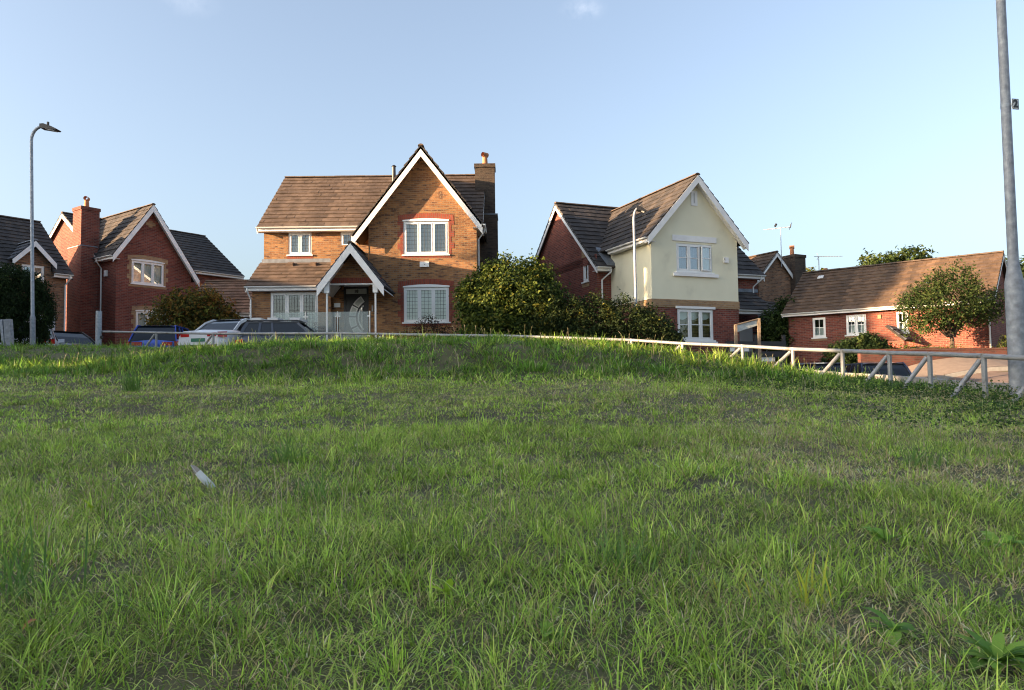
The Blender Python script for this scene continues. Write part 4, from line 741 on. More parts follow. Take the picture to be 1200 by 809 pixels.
def sign_frame():
    y = 20.0; t = thing('sign_frame', 'weathered timber frame with peeling pale board beside the red brick wall', 'sign', (6.35, y, Hs(6.35, y)))
    z0 = t.location.z; a, b = Vector((-.33, -.08, 0)), Vector((.34, .05, 0))
    for p, zt in ((a, 2.07), (b, 2.24)): MB().box((p.x - .035, p.y - .035, -.2), (p.x + .035, p.y + .035, zt - z0)).build('post', 'timber_grey', t)
    mb = MB(); mb.prism([(a.x + .04, a.y, 1.87 - z0), (b.x - .04, b.y, 2.05 - z0), (b.x - .04, b.y, 2.20 - z0), (a.x + .04, a.y, 2.05 - z0)], (0, .03, 0)); mb.build('board', 'sign_pale', t)
    MB().beam((a.x, a.y, 2.065 - z0), (b.x, b.y, 2.235 - z0), .06, .025).build('cap_rail', 'timber_grey', t)
sign_frame()
def black_fence():
    x, y = 9.4, 26.6; t = thing('board_fence', 'black horizontal board fence beside the side entrance with white inserts', 'fence', (x, y, .2), R(15))
    for k in range(3): MB().box((-1.9 + k * 1.15, .03, -.3), (-1.8 + k * 1.15, .13, 2.0 - .25 * (k == 0))).build('post', 'black_metal', t)
    for k in range(5): z = .12 + k * .36; MB().box((-1.9, 0, z), (.5, .028, z + .2)).build('board', 'black_metal', t)
    for k, (a, b, z) in enumerate(((-1.75, -1.0, 1.42), (-.6, .05, 1.06), (-.6, .1, .70))): MB().box((a, .04, z - .02), (b, .06, z + .14)).build('panel', 'white_trim', t)
black_fence()
def wheelie_bin():
    x, y = 8.15, 22.4; t = thing('wheelie_bin', 'teal wheelie bin half hidden behind the grass beside the sign frame', 'bin', (x, y, Hs(x, y) + .03), R(20))
    mb = MB(); a = [(-.22, -.24), (.22, -.24), (.22, .24), (-.22, .24)]; lo = [(p * .82, q * .82, .06) for p, q in a]; hi = [(p * 1.15, q * 1.15, .98) for p, q in a]; mb.v = lo + hi; mb.f = [(3, 2, 1, 0), (4, 5, 6, 7)] + [(i, (i + 1) % 4, 4 + (i + 1) % 4, 4 + i) for i in range(4)]; mb.build('body', 'teal_paint', t)
    MB().prism([(-.28, -.31, .985), (.28, -.31, .985), (.28, .31, .985), (-.28, .31, .985)], (0, 0, .06)).build('lid', 'black_metal', t); MB().tube([(-.22, .33, .93), (.22, .33, .93)], .018).build('handle', 'black_metal', t)
    for sg in (-1, 1): MB().tube([(sg * .2, .22, .1), (sg * .25, .22, .1)], .1, 14).build('wheel', 'tyre', t)
wheelie_bin()
def balustrade():
    t = thing('glass_balustrade', 'frosted glass balustrade with steel posts in front of the porch', 'balustrade', (-6.75, 26.35, 2.13)); z1 = 1.06; xs = [-1.75, -.58, .55, 1.70]
    for x in xs: MB().tube([(x, 0, -.02), (x, 0, z1 + .02)], .022, 10).build('post', 'steel', t, smooth=True)
    for a, b in zip(xs, xs[1:]):
        g = MB().box((a + .05, -.006, .08), (b - .05, .006, z1)).build('glass_panel', 'glass_bal', t, uv=False)
        for x in (a + .055, b - .055):
            for z in (.22, .9): MB().box((x - .035, -.014, z - .025), (x + .035, .014, z + .025)).build('clamp', 'steel', t)
balustrade()

# ------------------------------------------------------------------ lamps
def street_lamp(label, x, y, htop, lean, arm, lum, R0=.32):
    g = Hs(x, y); t = thing('street_lamp', label, 'street lamp', (x, y, g - .1)); Hh = htop - g + .1
    MB().tube([(0, 0, 0), (lean * .15, 0, 1.15)], .075, 12).build('base_column', 'galv_pole', t, smooth=True)
    pts = [(lean * .15, 0, 1.12), (lean * .16, 0, 1.2), (lean, 0, Hh - .45)]; n = 6
    for k in range(1, n + 1): a = math.pi / 2 * k / n; pts.append((lean + R0 * (1 - math.cos(a)), 0, Hh - .45 + .42 * math.sin(a)))
    pts.append((lean + R0 + arm, 0, Hh - .06)); MB().tube(pts, [.07, .05] + [.043] * (len(pts) - 2), 10).build('pole', 'galvanised', t, smooth=True)
    x0 = lean + R0 + arm; m = MB(); prof = [(x0 - .06, 0, Hh - .10), (x0 + lum, 0, Hh - .17), (x0 + lum + .03, 0, Hh - .14), (x0 + lum * .7, 0, Hh - .06), (x0 + .05, 0, Hh + .03), (x0 - .06, 0, Hh + .02)]
    m.prism([(p[0], -.13, p[2]) for p in prof], (0, .26, 0)); lh = m.build('lamp_head', 'black_metal', t); MB().tube([(x0 + .12, 0, Hh + .0), (x0 + .12, 0, Hh + .11)], .035, 8).build('photocell', 'black_metal', lh)
    MB().prism([(x0 + .1, -.10, Hh - .122), (x0 + lum - .06, -.10, Hh - .17), (x0 + lum - .06, .10, Hh - .17), (x0 + .1, .10, Hh - .122)], (0, 0, -.012)).build('diffuser', 'lamp_clear', lh)
street_lamp('tall street lamp with dark curved head above the conifer', -14.22, 22.0, 8.50, -.18, .05, .42)
street_lamp('pale street lamp standing in front of the cream rendered wall', 4.33, 25.7, 6.66, -.02, .0, .26, .16)
def near_column():
    x, y = 6.13, 9.0; g = Hs(x, y); t = thing('lamp_column', 'galvanised lamp column with number two plate rising out of frame', 'street lamp', (x, y, g - .1)); Hh = 8.0
    MB().tube([(0, 0, 0), (0, 0, 1.45), (0, 0, 1.50), (0, 0, 1.72), (0, 0, 1.78)], [.104, .104, .102, .064, .060], 20).build('base_column', 'galv_pole', t, smooth=True)
    pts = [(0, 0, 1.75), (0, 0, Hh - .6)] + [(.5 * (1 - math.cos(a)), 0, Hh - .6 + .55 * math.sin(a)) for a in (R(22), R(45), R(68), R(90))] + [(.9, 0, Hh - .02)]
    MB().tube(pts, [.060, .047] + [.045] * 5, 16).build('pole', 'galv_pole', t, smooth=True)
    m = MB(); m.prism([(.85, -.15, Hh - .08), (1.5, -.15, Hh - .1), (1.5, -.15, Hh - .02), (.95, -.15, Hh + .08), (.85, -.15, Hh + .06)], (0, .3, 0)); m.build('lamp_head', 'black_metal', t)
    m = MB(); m.box((-.02, -.068, 1.2), (.05, -.0, 1.2)) if False else None
    z = 3.90 - g + .1; m = MB(); m.box((.0, -.078, z - .065), (.095, -.068, z + .065)); pl = m.build('number_plate', 'sign_grey', t); pl.rotation_euler = (0, 0, R(12)); pl.location = (.012, 0, 0)
    m = MB()
    for q in ((.0, .006, z - .065, z + .065), (.089, .095, z - .065, z + .065), (.006, .089, z + .059, z + .065), (.006, .089, z - .065, z - .059)): m.box((q[0], -.0795, q[2]), (q[1], -.0785, q[3]))
    m.build('plate_border', 'sign_black', pl)
    House.text(type('o', (), {'root': t})(), '2', .125, (.048, -.0785, z), (R(90), 0, 0), 'sign_black', 'plate_digit', pl)
    MB().tube([(-.0, -.05, z), (.03, -.07, z)], .012, 6).build('bracket', 'galvanised', pl)
    MB().tube([(0, 0, z - .02), (0, 0, z + .02)], .0585, 16, cap=False).build('strap', 'galvanised', t, smooth=True)
near_column()

# ------------------------------------------------------------------ cars
def car(name, label, loc, rz, col, L=4.3, W=1.78, Ht=1.47, kind='hatch', plate='plate_white', bars=False, cat='car'):
    t = thing(name, label, cat, loc, rz); hw = W / 2
    belt = .93 if kind != 'saloon' else .90; N = 22; S = []
    for k in range(N):
        s = k / (N - 1); x = -L / 2 + L * s
        zt = {'hatch': np.interp(s, [0, .04, .1, .66, .72, .95, 1], [.80, .95, 1.0, .98, .92, .72, .56]), 'estate': np.interp(s, [0, .03, .08, .70, .75, .95, 1], [.82, .98, 1.02, 1.0, .96, .78, .58]), 'saloon': np.interp(s, [0, .03, .16, .3, .66, .72, .95, 1], [.84, .96, 1.0, .97, .95, .90, .72, .55])}[kind]
        w = hw * float(np.interp(s, [0, .05, .18, .8, .94, 1], [.82, .93, 1, 1, .92, .74])); zb = float(np.interp(s, [0, .06, .94, 1], [.36, .22, .22, .34]))
        S.append((x, w, zb, float(zt)))
    mb = MB(); ring = lambda x, w, zb, zt: [(x, -w * .9, zb), (x, -w, zb + .14), (x, -w * 1.0, .58 if zt > .66 else zt * .85), (x, -w * .965, zt - .07), (x, -w * .88, zt), (x, 0, zt + .035), (x, w * .88, zt), (x, w * .965, zt - .07), (x, w * 1.0, .58 if zt > .66 else zt * .85), (x, w, zb + .14), (x, w * .9, zb)]
    for q in S: mb.v += ring(*q)
    m = 11
    for i in range(N - 1):
        for j in range(m): a, b = i * m + j, i * m + (j + 1) % m; mb.f.append((b, a, a + m, b + m))
    mb.f.append(tuple(range(m))); mb.f.append(tuple(range((N - 1) * m + m - 1, (N - 1) * m - 1, -1)))
    mb.build('body', col, t, smooth=True, uv=False, sharp=40)
    # greenhouse
    xr, xrr, xrf, xf = {'hatch': (-.475, -.36, .06, .24), 'estate': (-.475, -.40, .09, .24), 'saloon': (-.33, -.16, .07, .25)}[kind]; xr, xrr, xrf, xf = (q * L for q in (xr, xrr, xrf, xf))
    def zb_(x): return float(np.interp(x, [q[0] for q in S], [q[3] for q in S]))
    wb, wr = hw * .87, hw * .68; n = 9; sec = []
    for k in range(n + 1):
        s = k / n
        for sg in (1,): pass
    prof = [(xr, zb_(xr) - .02), (xr + (xrr - xr) * .55, zb_(xr) + (Ht - zb_(xr)) * .62), (xrr, Ht - .05), (xrr * .5 + xrf * .5, Ht - .0), (xrf, Ht - .055), (xrf + (xf - xrf) * .5, zb_(xf) + (Ht - zb_(xf)) * .52), (xf, zb_(xf) - .02)]
    zlow = min(zb_(xr), zb_(xf)) - .04
    def wid(z): f = max(0, min(1, (z - zlow) / (Ht - zlow))); return wb + (wr - wb) * f
    g = MB(); 
    for sg in (-1, 1): g.poly([(x, sg * wid(z), z) for x, z in (prof if sg < 0 else prof[::-1])])
    for (x0, z0), (x1, z1) in zip(prof, prof[1:]): g.poly([(x0, -wid(z0), z0), (x0, wid(z0), z0), (x1, wid(z1), z1), (x1, -wid(z1), z1)])
    g.build('glasshouse', 'car_glass', t, uv=False)
    m_ = MB(); k = 10; top = []
    for i in range(k + 1):
        s = i / k; x = xrr - .05 + (xrf + .05 - xrr + .05) * s; z = Ht + .018 - .05 * (2 * s - 1) ** 2; top.append((x, z))
    for (x0, z0), (x1, z1) in zip(top, top[1:]):
        for y0, y1, d0, d1 in ((-1.02, -.7, -.035, 0), (-.7, .7, 0, 0), (.7, 1.02, 0, -.035)): m_.poly([(x0, y0 * wr, z0 + d0), (x1, y0 * wr, z1 + d0), (x1, y1 * wr, z1 + d1), (x0, y1 * wr, z0 + d1)])
    m_.build('roof_panel', col, t, smooth=True, uv=False)
    for sg in (-1, 1):
        for (i, j, w_) in ((0, 2, .10), (4, 6, .07)):
            pts = [(prof[q][0], sg * (wid(prof[q][1]) + .004), prof[q][1]) for q in range(i, j + 1)]
            pil = MB(); [pil.beam(a, b, w_, .03, (0, sg, 0)) for a, b in zip(pts, pts[1:])]; pil.build('pillar', col, t, uv=False)
        xm = (xrr + xrf) / 2 + .05; MB().beam((xm, sg * (wb - .0), zlow + .05), (xm - .06, sg * (wr + .012), Ht - .03), .07, .03, (0, sg, 0)).build('pillar', col, t, uv=False)
        MB().beam((xrr - .03, sg * (wr + .01), Ht - .025), (xrf + .03, sg * (wr + .01), Ht - .03), .06, .035).build('roof_edge', col, t, uv=False)
        if kind == 'estate' or kind == 'hatch': xm = xrr + .42; MB().beam((xm - .05, sg * (wb + .0), zlow + .05), (xm, sg * (wr + .012), Ht - .03), .08, .03, (0, sg, 0)).build('pillar', col, t, uv=False)
    # lights, bumpers, plates, wheels
    for sg in (-1, 1):
        xx = -L / 2; MB().prism([(xx + .0, sg * hw * .82 - .0, .74), (xx + .24, sg * hw * .985, .74), (xx + .26, sg * hw * .97, .92), (xx + .0, sg * hw * .80, .90)], (-.03, sg * .012, 0)).build('tail_light', 'lamp_red', t, uv=False)
        MB().box((xx - .012, sg * hw * .55 - .16, .76), (xx + .05, sg * hw * .55 + .16, .88)).build('tail_light', 'lamp_red', t, uv=False)
        MB().prism([(L / 2 - .05, sg * hw * .55, .60), (L / 2 - .30, sg * hw * .93, .62), (L / 2 - .34, sg * hw * .92, .74), (L / 2 - .12, sg * hw * .52, .71)], (.05, sg * .02, .01)).build('headlight', 'lamp_clear', t, uv=False)
        mi = MB(); mi.prism([(xf - .22, sg * hw * .92, zb_(xf) + .02), (xf - .10, sg * hw * .92, zb_(xf) + .02), (xf - .10, sg * hw * .92, zb_(xf) + .13), (xf - .22, sg * hw * .92, zb_(xf) + .15)], (0, sg * .2, .01)); mi.build('wing_mirror', col, t, uv=False)
        for xw in (-.30 * L, .315 * L):
            w = MB().tube([(xw, sg * (hw - .2), .31), (xw, sg * (hw - .19), .31), (xw, sg * (hw - .02), .31), (xw, sg * (hw + .005), .31)], [.27, .315, .315, .29], 20); wh = w.build('wheel', 'tyre', t, smooth=True, uv=False)
            MB().tube([(xw, sg * (hw - .05), .31), (xw, sg * (hw + .012), .31)], [.21, .19], 14).build('rim', 'steel', wh, uv=False)
            MB().tube([(xw, sg * (hw - .3), .33), (xw, sg * (hw + .003), .33)], .37, 18).build('wheel_arch', 'car_trim', t, uv=False)
    MB().box((-L / 2 - .02, -hw * .76, .36), (-L / 2 + .1, hw * .76, .5)).build('bumper', 'car_trim', t, uv=False); MB().box((-L / 2 - .02, -.26, .60), (-L / 2 + .03, .26, .71)).build('number_plate', plate, t, uv=False)
    MB().box((L / 2 - .1, -hw * .5, .36), (L / 2 + .012, hw * .5, .5)).build('grille', 'car_trim', t, uv=False)
    if bars:
        for x in (xrr + .25, (xrr + xrf) / 2, xrf - .1): MB().box((x - .17, -wr * 1.0, Ht + .03), (x + .17, wr * 1.0, Ht + .12)).build('roof_bar', 'paint_roofbox', t, uv=False)
        for sg in (-1, 1): MB().beam((xrr, sg * wr * .97, Ht + .03), (xrf, sg * wr * .97, Ht + .03), .035, .03).build('roof_rail', 'car_trim', t, uv=False)
    return t
def on(x, y, dz=.03): return (x, y, Hs(x, y) + dz)
car('parked_car', 'blue hatchback parked tail outwards between stub post and orange bush', on(-12.5, 26.95), R(100), 'paint_blue', 3.9, 1.75, 1.50)
car('parked_car', 'white saloon with green number plate in front of the garage', on(-9.4, 25.9), R(74), 'paint_white', 4.6, 1.84, 1.46, 'saloon', 'plate_green')
car('parked_car', 'dark estate car with three pale roof bars below the bay window', on(-7.25, 24.5, -.02), R(3), 'paint_navy', 3.25, 1.66, 1.50, 'estate', bars=True)
car('parked_car', 'white hatchback partly hidden behind the conifer', on(-17.05, 26.2), R(118), 'paint_white', 4.0, 1.76, 1.52)
car('parked_car', 'black hatchback facing right in front of the white garage door', on(-17.35, 28.6), R(-25), 'paint_black', 4.1, 1.78, 1.46)
car('parked_car', 'dark blue car roof showing under the rail nearest the side garage', on(9.35, 23.4, -.1), R(80), 'paint_midnight', 4.0, 1.70, 1.48)
car('parked_car', 'dark blue car roof showing under the rail by the garden wall', on(11.05, 23.2, -.1), R(82), 'paint_midnight', 3.9, 1.66, 1.42)

# ------------------------------------------------------------------ shrubs and trees
def leaf_cloud(name, parent, lumps, n_cl, per, sigma, leaf, pal, seed, droop=0.0, depth=0.22, up=0.35, mat='leaf', aspect=0.5):
    """n_cl sprigs of leaves spread through the lumps; pal = [(weight, rgb)]"""
    g = np.random.default_rng(seed); lp = np.array(lumps, float); wt = lp[:, 3] * lp[:, 5] * 1.0; wt /= wt.sum(); k = g.choice(len(lp), n_cl, p=wt); c, r = lp[k, :3], lp[k, 3:6]
    d = g.normal(size=(n_cl, 3)); d /= np.linalg.norm(d, axis=1)[:, None]; rad = 1 - np.abs(g.normal(0, depth, n_cl)); rad = np.clip(rad, .05, 1)
    rad *= 1 + .22 * (fbm(1, d[:, 0] * 2 + d[:, 2] * 1.3 + seed, d[:, 1] * 2 - d[:, 2], 1.6, 2) - .5) * 2; rad += np.where(g.random(n_cl) < .06, g.random(n_cl) * .14, 0)
    cen = c + d * r * rad[:, None]; n = n_cl * per; q = np.repeat(cen, per, 0) + g.normal(0, sigma, (n, 3)); out = np.repeat(d, per, 0)
    nrm = out * .6 + g.normal(0, .55, (n, 3)) + np.array([0, 0, up]); nrm /= np.linalg.norm(nrm, axis=1)[:, None]
    ax = out * .4 + g.normal(0, .8, (n, 3)) + np.array([0, 0, -droop]); ax -= nrm * (ax * nrm).sum(1)[:, None]; ax /= np.linalg.norm(ax, axis=1)[:, None]; sd = np.cross(nrm, ax)
    l = (leaf * g.uniform(.65, 1.25, n))[:, None]; w = l * aspect * .5
    v = np.stack([q - ax * l * .5, q + sd * w + nrm * l * .06, q + ax * l * .5 - nrm * l * .12, q - sd * w + nrm * l * .06], 1).reshape(-1, 3)
    b = np.arange(n)[:, None] * 4; f = np.concatenate([b + [0, 1, 2], b + [0, 2, 3]], 1).reshape(-1, 3)
    pw = np.array([p[0] for p in pal]); pc = np.array([p[1] for p in pal]); ci = g.choice(len(pal), n_cl, p=pw / pw.sum()); swap = g.random(n) < .25; ci = np.where(swap, g.choice(len(pal), n, p=pw / pw.sum()), np.repeat(ci, per))
    col = pc[ci] * (1 + g.normal(0, .16, (n, 1))) * np.repeat(1 + g.normal(0, .12, (n_cl, 1)), per, 0); col = np.repeat(np.clip(col, .004, .9), 4, 0)
    return raw_mesh(name, v, f, col, mat, parent), cen
def stems(parent, base, targets, r0, seed, name='branch'):
    g = random.Random(seed)
    for tg in targets:
        b = Vector(base) + Vector((g.uniform(-.12, .12), g.uniform(-.12, .12), 0)); t = Vector(tg); m = b.lerp(t, .5) + Vector((g.uniform(-.15, .15), g.uniform(-.15, .15), .15))
        MB().tube([b, b.lerp(m, .6) + Vector((0, 0, .05)), m, t], [r0, r0 * .75, r0 * .55, r0 * .25], 6).build(name, 'bark', parent, smooth=True, uv=False)
G_MID, G_DARK, G_DEEP, G_LIT, G_YEL = (.055, .085, .018), (.03, .052, .014), (.018, .034, .012), (.12, .15, .025), (.21, .21, .03)
def shrub(name, label, cat, x, y, lumps, n_cl, per, sigma, leaf, pal, seed, nst=7, r0=.035, z=None, part='foliage', **k):
    zb = Hs(x, y) if z is None else z; t = thing(name, label, cat, (x, y, zb)); o, cen = leaf_cloud(part, t, lumps, n_cl, per, sigma, leaf, pal, seed, **k)
    g = np.random.default_rng(seed + 1); stems(t, (0, 0, -.1), [cen[i] * .92 for i in g.choice(len(cen), nst)], r0, seed); return t
shrub('laurel_bush', 'big rounded yellow-green bush at the corner of the buff brick house', 'bush', 0.0, 25.5, [(0, 0, 1.9, 1.75, 1.3, 1.75), (-.75, -.3, 1.5, 1.1, 1.0, 1.5), (.8, -.2, 1.7, 1.0, 1.0, 1.5), (-.2, 0, 2.7, 1.1, .9, .85), (.9, 0, 2.7, .6, .6, .7), (-1.2, -.2, 2.2, .75, .7, .6), (0, -.6, .8, 1.7, .7, .9)], 2600, 15, .11, .13, [(5, (.075, .11, .02)), (3, (.115, .15, .026)), (1.2, (.20, .20, .035)), (4, G_DARK)], 21, depth=.2, aspect=.55)
shrub('clipped_hedge', 'dark green rounded hedge in front of the cream and red house', 'hedge', 3.3, 25.0, [(-1.5, 0, 1.0, 1.1, .9, 1.4), (-.5, 0, 1.0, 1.1, .9, 1.35), (.5, 0, .95, 1.1, .9, 1.28), (1.3, 0, .8, .95, .9, 1.15), (1.85, -.1, .55, .6, .7, .85), (-2.2, 0, 1.1, 1.0, .9, 1.5), (-.3, -.3, .4, 2.2, .7, .7)], 4200, 13, .085, .10, [(6, (.03, .05, .016)), (3, (.045, .065, .02)), (.8, (.09, .10, .022)), (.2, (.2, .18, .03))], 22, depth=.1, nst=9)
shrub('viburnum_bush', 'green bush turning orange beside the red brick house', 'bush', -12.35, 28.6, [(-.1, 0, 1.5, 1.45, 1.0, 1.3), (.6, 0, 2.0, 1.05, .8, .95), (-.9, -.1, 1.9, .8, .8, .9), (0, 0, 2.4, 1.1, .8, .75), (1.15, 0, 1.5, .75, .7, .8), (0, -.3, .7, 1.5, .8, .8)], 1300, 14, .10, .14, [(3, (.085, .085, .02)), (2.6, (.20, .13, .025)), (1.4, (.24, .11, .025)), (2.6, (.05, .06, .018)), (1.3, (.16, .17, .03))], 23, depth=.2)
shrub('conifer_bush', 'dark dense conifer at far left beside the tall street lamp', 'bush', -15.35, 22.9, [(0, 0, 1.3, 1.05, 1.0, 1.4), (-.2, 0, 2.0, .95, .9, .85), (.35, 0, 1.6, .75, .8, 1.0), (-1.0, 0, 1.4, .9, .9, 1.3)], 2400, 14, .07, .11, [(6, (.018, .034, .012)), (3, (.028, .05, .015)), (1, (.05, .075, .02))], 24, droop=.9, depth=.1, aspect=.3, nst=5)
shrub('acer_shrub', 'small dark red-leaved spreading shrub under the gable window', 'shrub', -2.95, 27.05, [(-.1, 0, 1.0, .55, .4, .28), (-.55, 0, .75, .45, .35, .28), (.45, 0, .8, .5, .35, .25), (.0, 0, 1.25, .25, .25, .15), (.7, 0, .45, .35, .3, .3), (-.75, 0, .4, .35, .3, .3)], 120, 12, .07, .07, [(4, (.045, .022, .018)), (2, (.07, .03, .02)), (2, (.04, .045, .016))], 25, nst=12, r0=.03, depth=.35)
shrub('garden_shrub', 'low green shrub beside the stub post', 'shrub', -13.3, 27.5, [(0, 0, .5, .5, .4, .55), (.3, 0, .35, .4, .3, .4), (-.1, 0, .85, .35, .3, .35)], 150, 12, .07, .08, [(4, (.04, .07, .02)), (2, (.06, .09, .03)), (1, (.10, .12, .05))], 26, nst=4)
shrub('red_shrub', 'small dark red shrub below the window of the red house', 'shrub', -12.9, 29.6, [(0, 0, .9, .6, .4, .5), (.4, 0, 1.2, .45, .35, .4)], 110, 12, .08, .08, [(4, (.07, .015, .014)), (2, (.04, .02, .014))], 27, nst=6)
shrub('flower_shrub', 'dark leafy pot plants behind the glass balustrade', 'plant', -7.1, 26.8, [(-.3, 0, .35, .4, .25, .3), (.25, 0, .45, .35, .25, .35), (.75, 0, .25, .3, .25, .25), (-.9, 0, .45, .35, .25, .4)], 130, 11, .06, .08, [(4, (.035, .03, .015)), (2, (.06, .03, .02)), (2, (.04, .06, .02))], 28, nst=6, z=2.12)
shrub('climber_bush', 'tall green bush between the side garage and the bungalow', 'bush', 12.3, 33.2, [(0, 0, 2.3, 1.0, .8, 1.4), (-.6, 0, 2.9, .6, .6, .8), (.7, 0, 2.0, .65, .6, 1.1), (.2, 0, 3.5, .65, .6, .7), (0, 0, 1.0, 1.2, .8, 1.0)], 1000, 12, .11, .15, [(5, (.05, .085, .02)), (3, (.03, .05, .014)), (2, (.09, .12, .03))], 29, depth=.18)
shrub('shrub_mound', 'dense dark green shrub on the garden wall below the bungalow windows', 'bush', 12.45, 26.5, [(0, 0, .65, .95, .7, .7), (-.7, 0, .5, .6, .6, .6), (.75, 0, .5, .6, .6, .6), (.2, 0, .95, .55, .5, .45)], 1000, 13, .075, .11, [(6, (.022, .042, .014)), (3, (.035, .06, .018)), (1, (.06, .085, .022))], 30, depth=.1)
shrub('corner_shrub', 'small yellow-green shrub on the wall beside the lamp column', 'shrub', 17.75, 26.6, [(0, 0, .3, .4, .3, .4), (.4, 0, .2, .35, .3, .3)], 110, 12, .07, .08, [(4, (.10, .12, .02)), (2, (.05, .08, .02))], 31, nst=3)
shrub('low_shrub', 'low yellowish shrubs along the wall under the small tree', 'shrub', 14.6, 26.1, [(-.7, 0, .15, .5, .3, .25), (.1, 0, .1, .6, .3, .22), (.9, 0, .1, .5, .3, .2)], 120, 12, .07, .07, [(3, (.09, .11, .02)), (2, (.045, .07, .018))], 32, nst=3)
def tree(name, label, x, y, z, trunk_h, r0, lumps, n_cl, per, sigma, leaf, pal, seed, nbr=14, **k):
    t = thing(name, label, 'tree', (x, y, z)); MB().tube([(0, 0, -.2), (.03, 0, trunk_h * .5), (-.03, .02, trunk_h)], [r0, r0 * .8, r0 * .65], 9).build('trunk', 'bark', t, smooth=True, uv=False)
    o, cen = leaf_cloud('crown', t, lumps, n_cl, per, sigma, leaf, pal, seed, **k); g = np.random.default_rng(seed); stems(t, (0, 0, trunk_h * .7), [cen[i] * .95 for i in g.choice(len(cen), nbr)], r0 * .55, seed, 'limb')
tree('garden_tree', 'small spreading green tree in front of the bungalow', 15.65, 26.4, Hs(15.65, 26.4), .8, .085, [(0, 0, 1.75, 1.35, 1.1, .85), (-.95, 0, 1.7, .85, .8, .75), (.95, 0, 1.75, .85, .8, .7), (.1, 0, 2.45, .9, .8, .55), (-.7, 0, 2.35, .55, .6, .35), (1.35, 0, 1.4, .5, .5, .45), (-1.1, 0, 1.0, .55, .6, .4), (.1, 0, 1.1, .8, .7, .4), (.35, 0, 2.95, .35, .35, .2), (-1.6, 0, 1.75, .35, .4, .25), (1.75, .0, 1.9, .3, .3, .25), (-.4, -.2, 2.75, .3, .3, .22)], 700, 18, .11, .10, [(5, (.045, .075, .02)), (3, (.028, .05, .015)), (2, (.085, .11, .03))], 41, depth=.26)
for i, (lab, x, y, z, R_, Hc, pl) in enumerate((
    ('broad dark green tree rising behind the bungalow ridge', 36.0, 70.0, 2.8, 4.6, 8.4, 0), ('leafy tree behind the ridge next to the long roof middle', 41.5, 72.0, 2.8, 3.6, 7.4, 0), ('yellow-green tree behind the ridge end near the thin aerial', 27.5, 66.0, 2.8, 3.2, 6.6, 1),
    ('small yellow-green tree between red house and buff house', -17.6, 47.0, 2.2, 1.7, 4.4, 1), ('green tree behind the lamp column at far right', 43.5, 62.0, 2.4, 2.6, 8.2, 0), ('pale tree glimpsed between bungalow and brown chimney', 20.0, 52.0, 2.2, 1.8, 5.0, 1))):
    pal = [[(5, (.055, .085, .02)), (3, (.03, .05, .014)), (2, (.10, .12, .03))], [(4, (.13, .14, .03)), (3, (.07, .09, .02)), (1, (.2, .17, .04))]][pl]; g = random.Random(i + 5)
    lumps = [(0, 0, Hc * .8, R_ * .8, R_ * .8, R_ * .62)] + [(g.uniform(-.75, .75) * R_, g.uniform(-.5, .5) * R_, Hc * .8 + g.uniform(-.3, .42) * R_, R_ * g.uniform(.3, .5), R_ * .42, R_ * g.uniform(.22, .4)) for _ in range(9)]
    tree('background_tree', lab, x, y, z, Hc * .55, .22, lumps, 900 if R_ > 3 else 500, 12, .22, .42 if R_ > 3 else .3, pal, 60 + i, nbr=8)

tree('unseen_tree', 'unseen tall narrow tree added beyond the left edge to shade the cream house', -31.5, 16.45, 1.6, 6.0, .35, [(0, 0, 8.2, 1.5, 1.15, 3.6), (.3, .1, 6.6, 1.5, 1.1, 2.2), (-.2, -.1, 10.4, 1.2, 1.0, 2.2)], 700, 12, .28, .55, [(5, (.05, .08, .02)), (3, (.03, .05, .014))], 77, nbr=10)  # unseen tree, added to keep the cream house's lower roof in shade

# ------------------------------------------------------------------ grass
RN = np.array(ROAD_NEAR)[1:]; RX = np.array([(-34, 23.5), (-12.2, 22.6), (-8.3, 21.1), (-4.4, 19.6), (-2, 18.8), (.5, 18.0), (3.2, 16.8), (4.4, 15.7), (5.3, 14.3)]); RY = np.array([(6.9, -2), (6.8, 4), (6.62, 8.5), (6.48, 10.5), (6.2, 12), (5.75, 13.3), (5.2, 14.4)])
def in_field(x, y): return np.where(x < 5.2, y < np.interp(x, RX[:, 0], RX[:, 1]), (y < 14.4) & (x < np.interp(y, RY[:, 1], RY[:, 0])))
SOFT = lambda v, a, b: np.clip((v - a) / (b - a), 0, 1)
def dryness(x, y):
    d = SOFT(fbm(0, x, y, .55, 3), .50, .66) * .75 + SOFT(fbm(4, x, y, 2.3, 2), .58, .75) * .5
    bias = (.35 + .45 * SOFT(x - .12 * y, -.6, 1.2)) * (1 - .45 * SOFT(y, 3.5, 6)); band = np.exp(-((y - 9.0) / 1.0) ** 2) * SOFT(fbm(2, x, y, .6, 2), .45, .65) * .4
    return np.clip(d * bias + band, 0, 1) * SOFT(10.6 - y, 0, .8)
def tuft(x, y): return SOFT(fbm(5, x, y, 1.5, 2), .52, .70)
def mound(x, y): return SOFT(y, 10.0, 10.9)
def bare(x, y): return SOFT(fbm(6, x, y, 2.6, 3), .60, .68) * (.3 + .7 * SOFT(dryness(x, y), .1, .5)) * SOFT(6.5 - y, 0, 2.5)
C_G = np.array([(.33, .49, .06), (.43, .60, .095), (.19, .32, .042), (.50, .61, .13)]); C_D = np.array([(.66, .51, .26), (.78, .64, .38), (.48, .35, .17)]); C_M = np.array([(.12, .25, .03), (.17, .31, .04), (.085, .175, .026), (.25, .37, .05)])
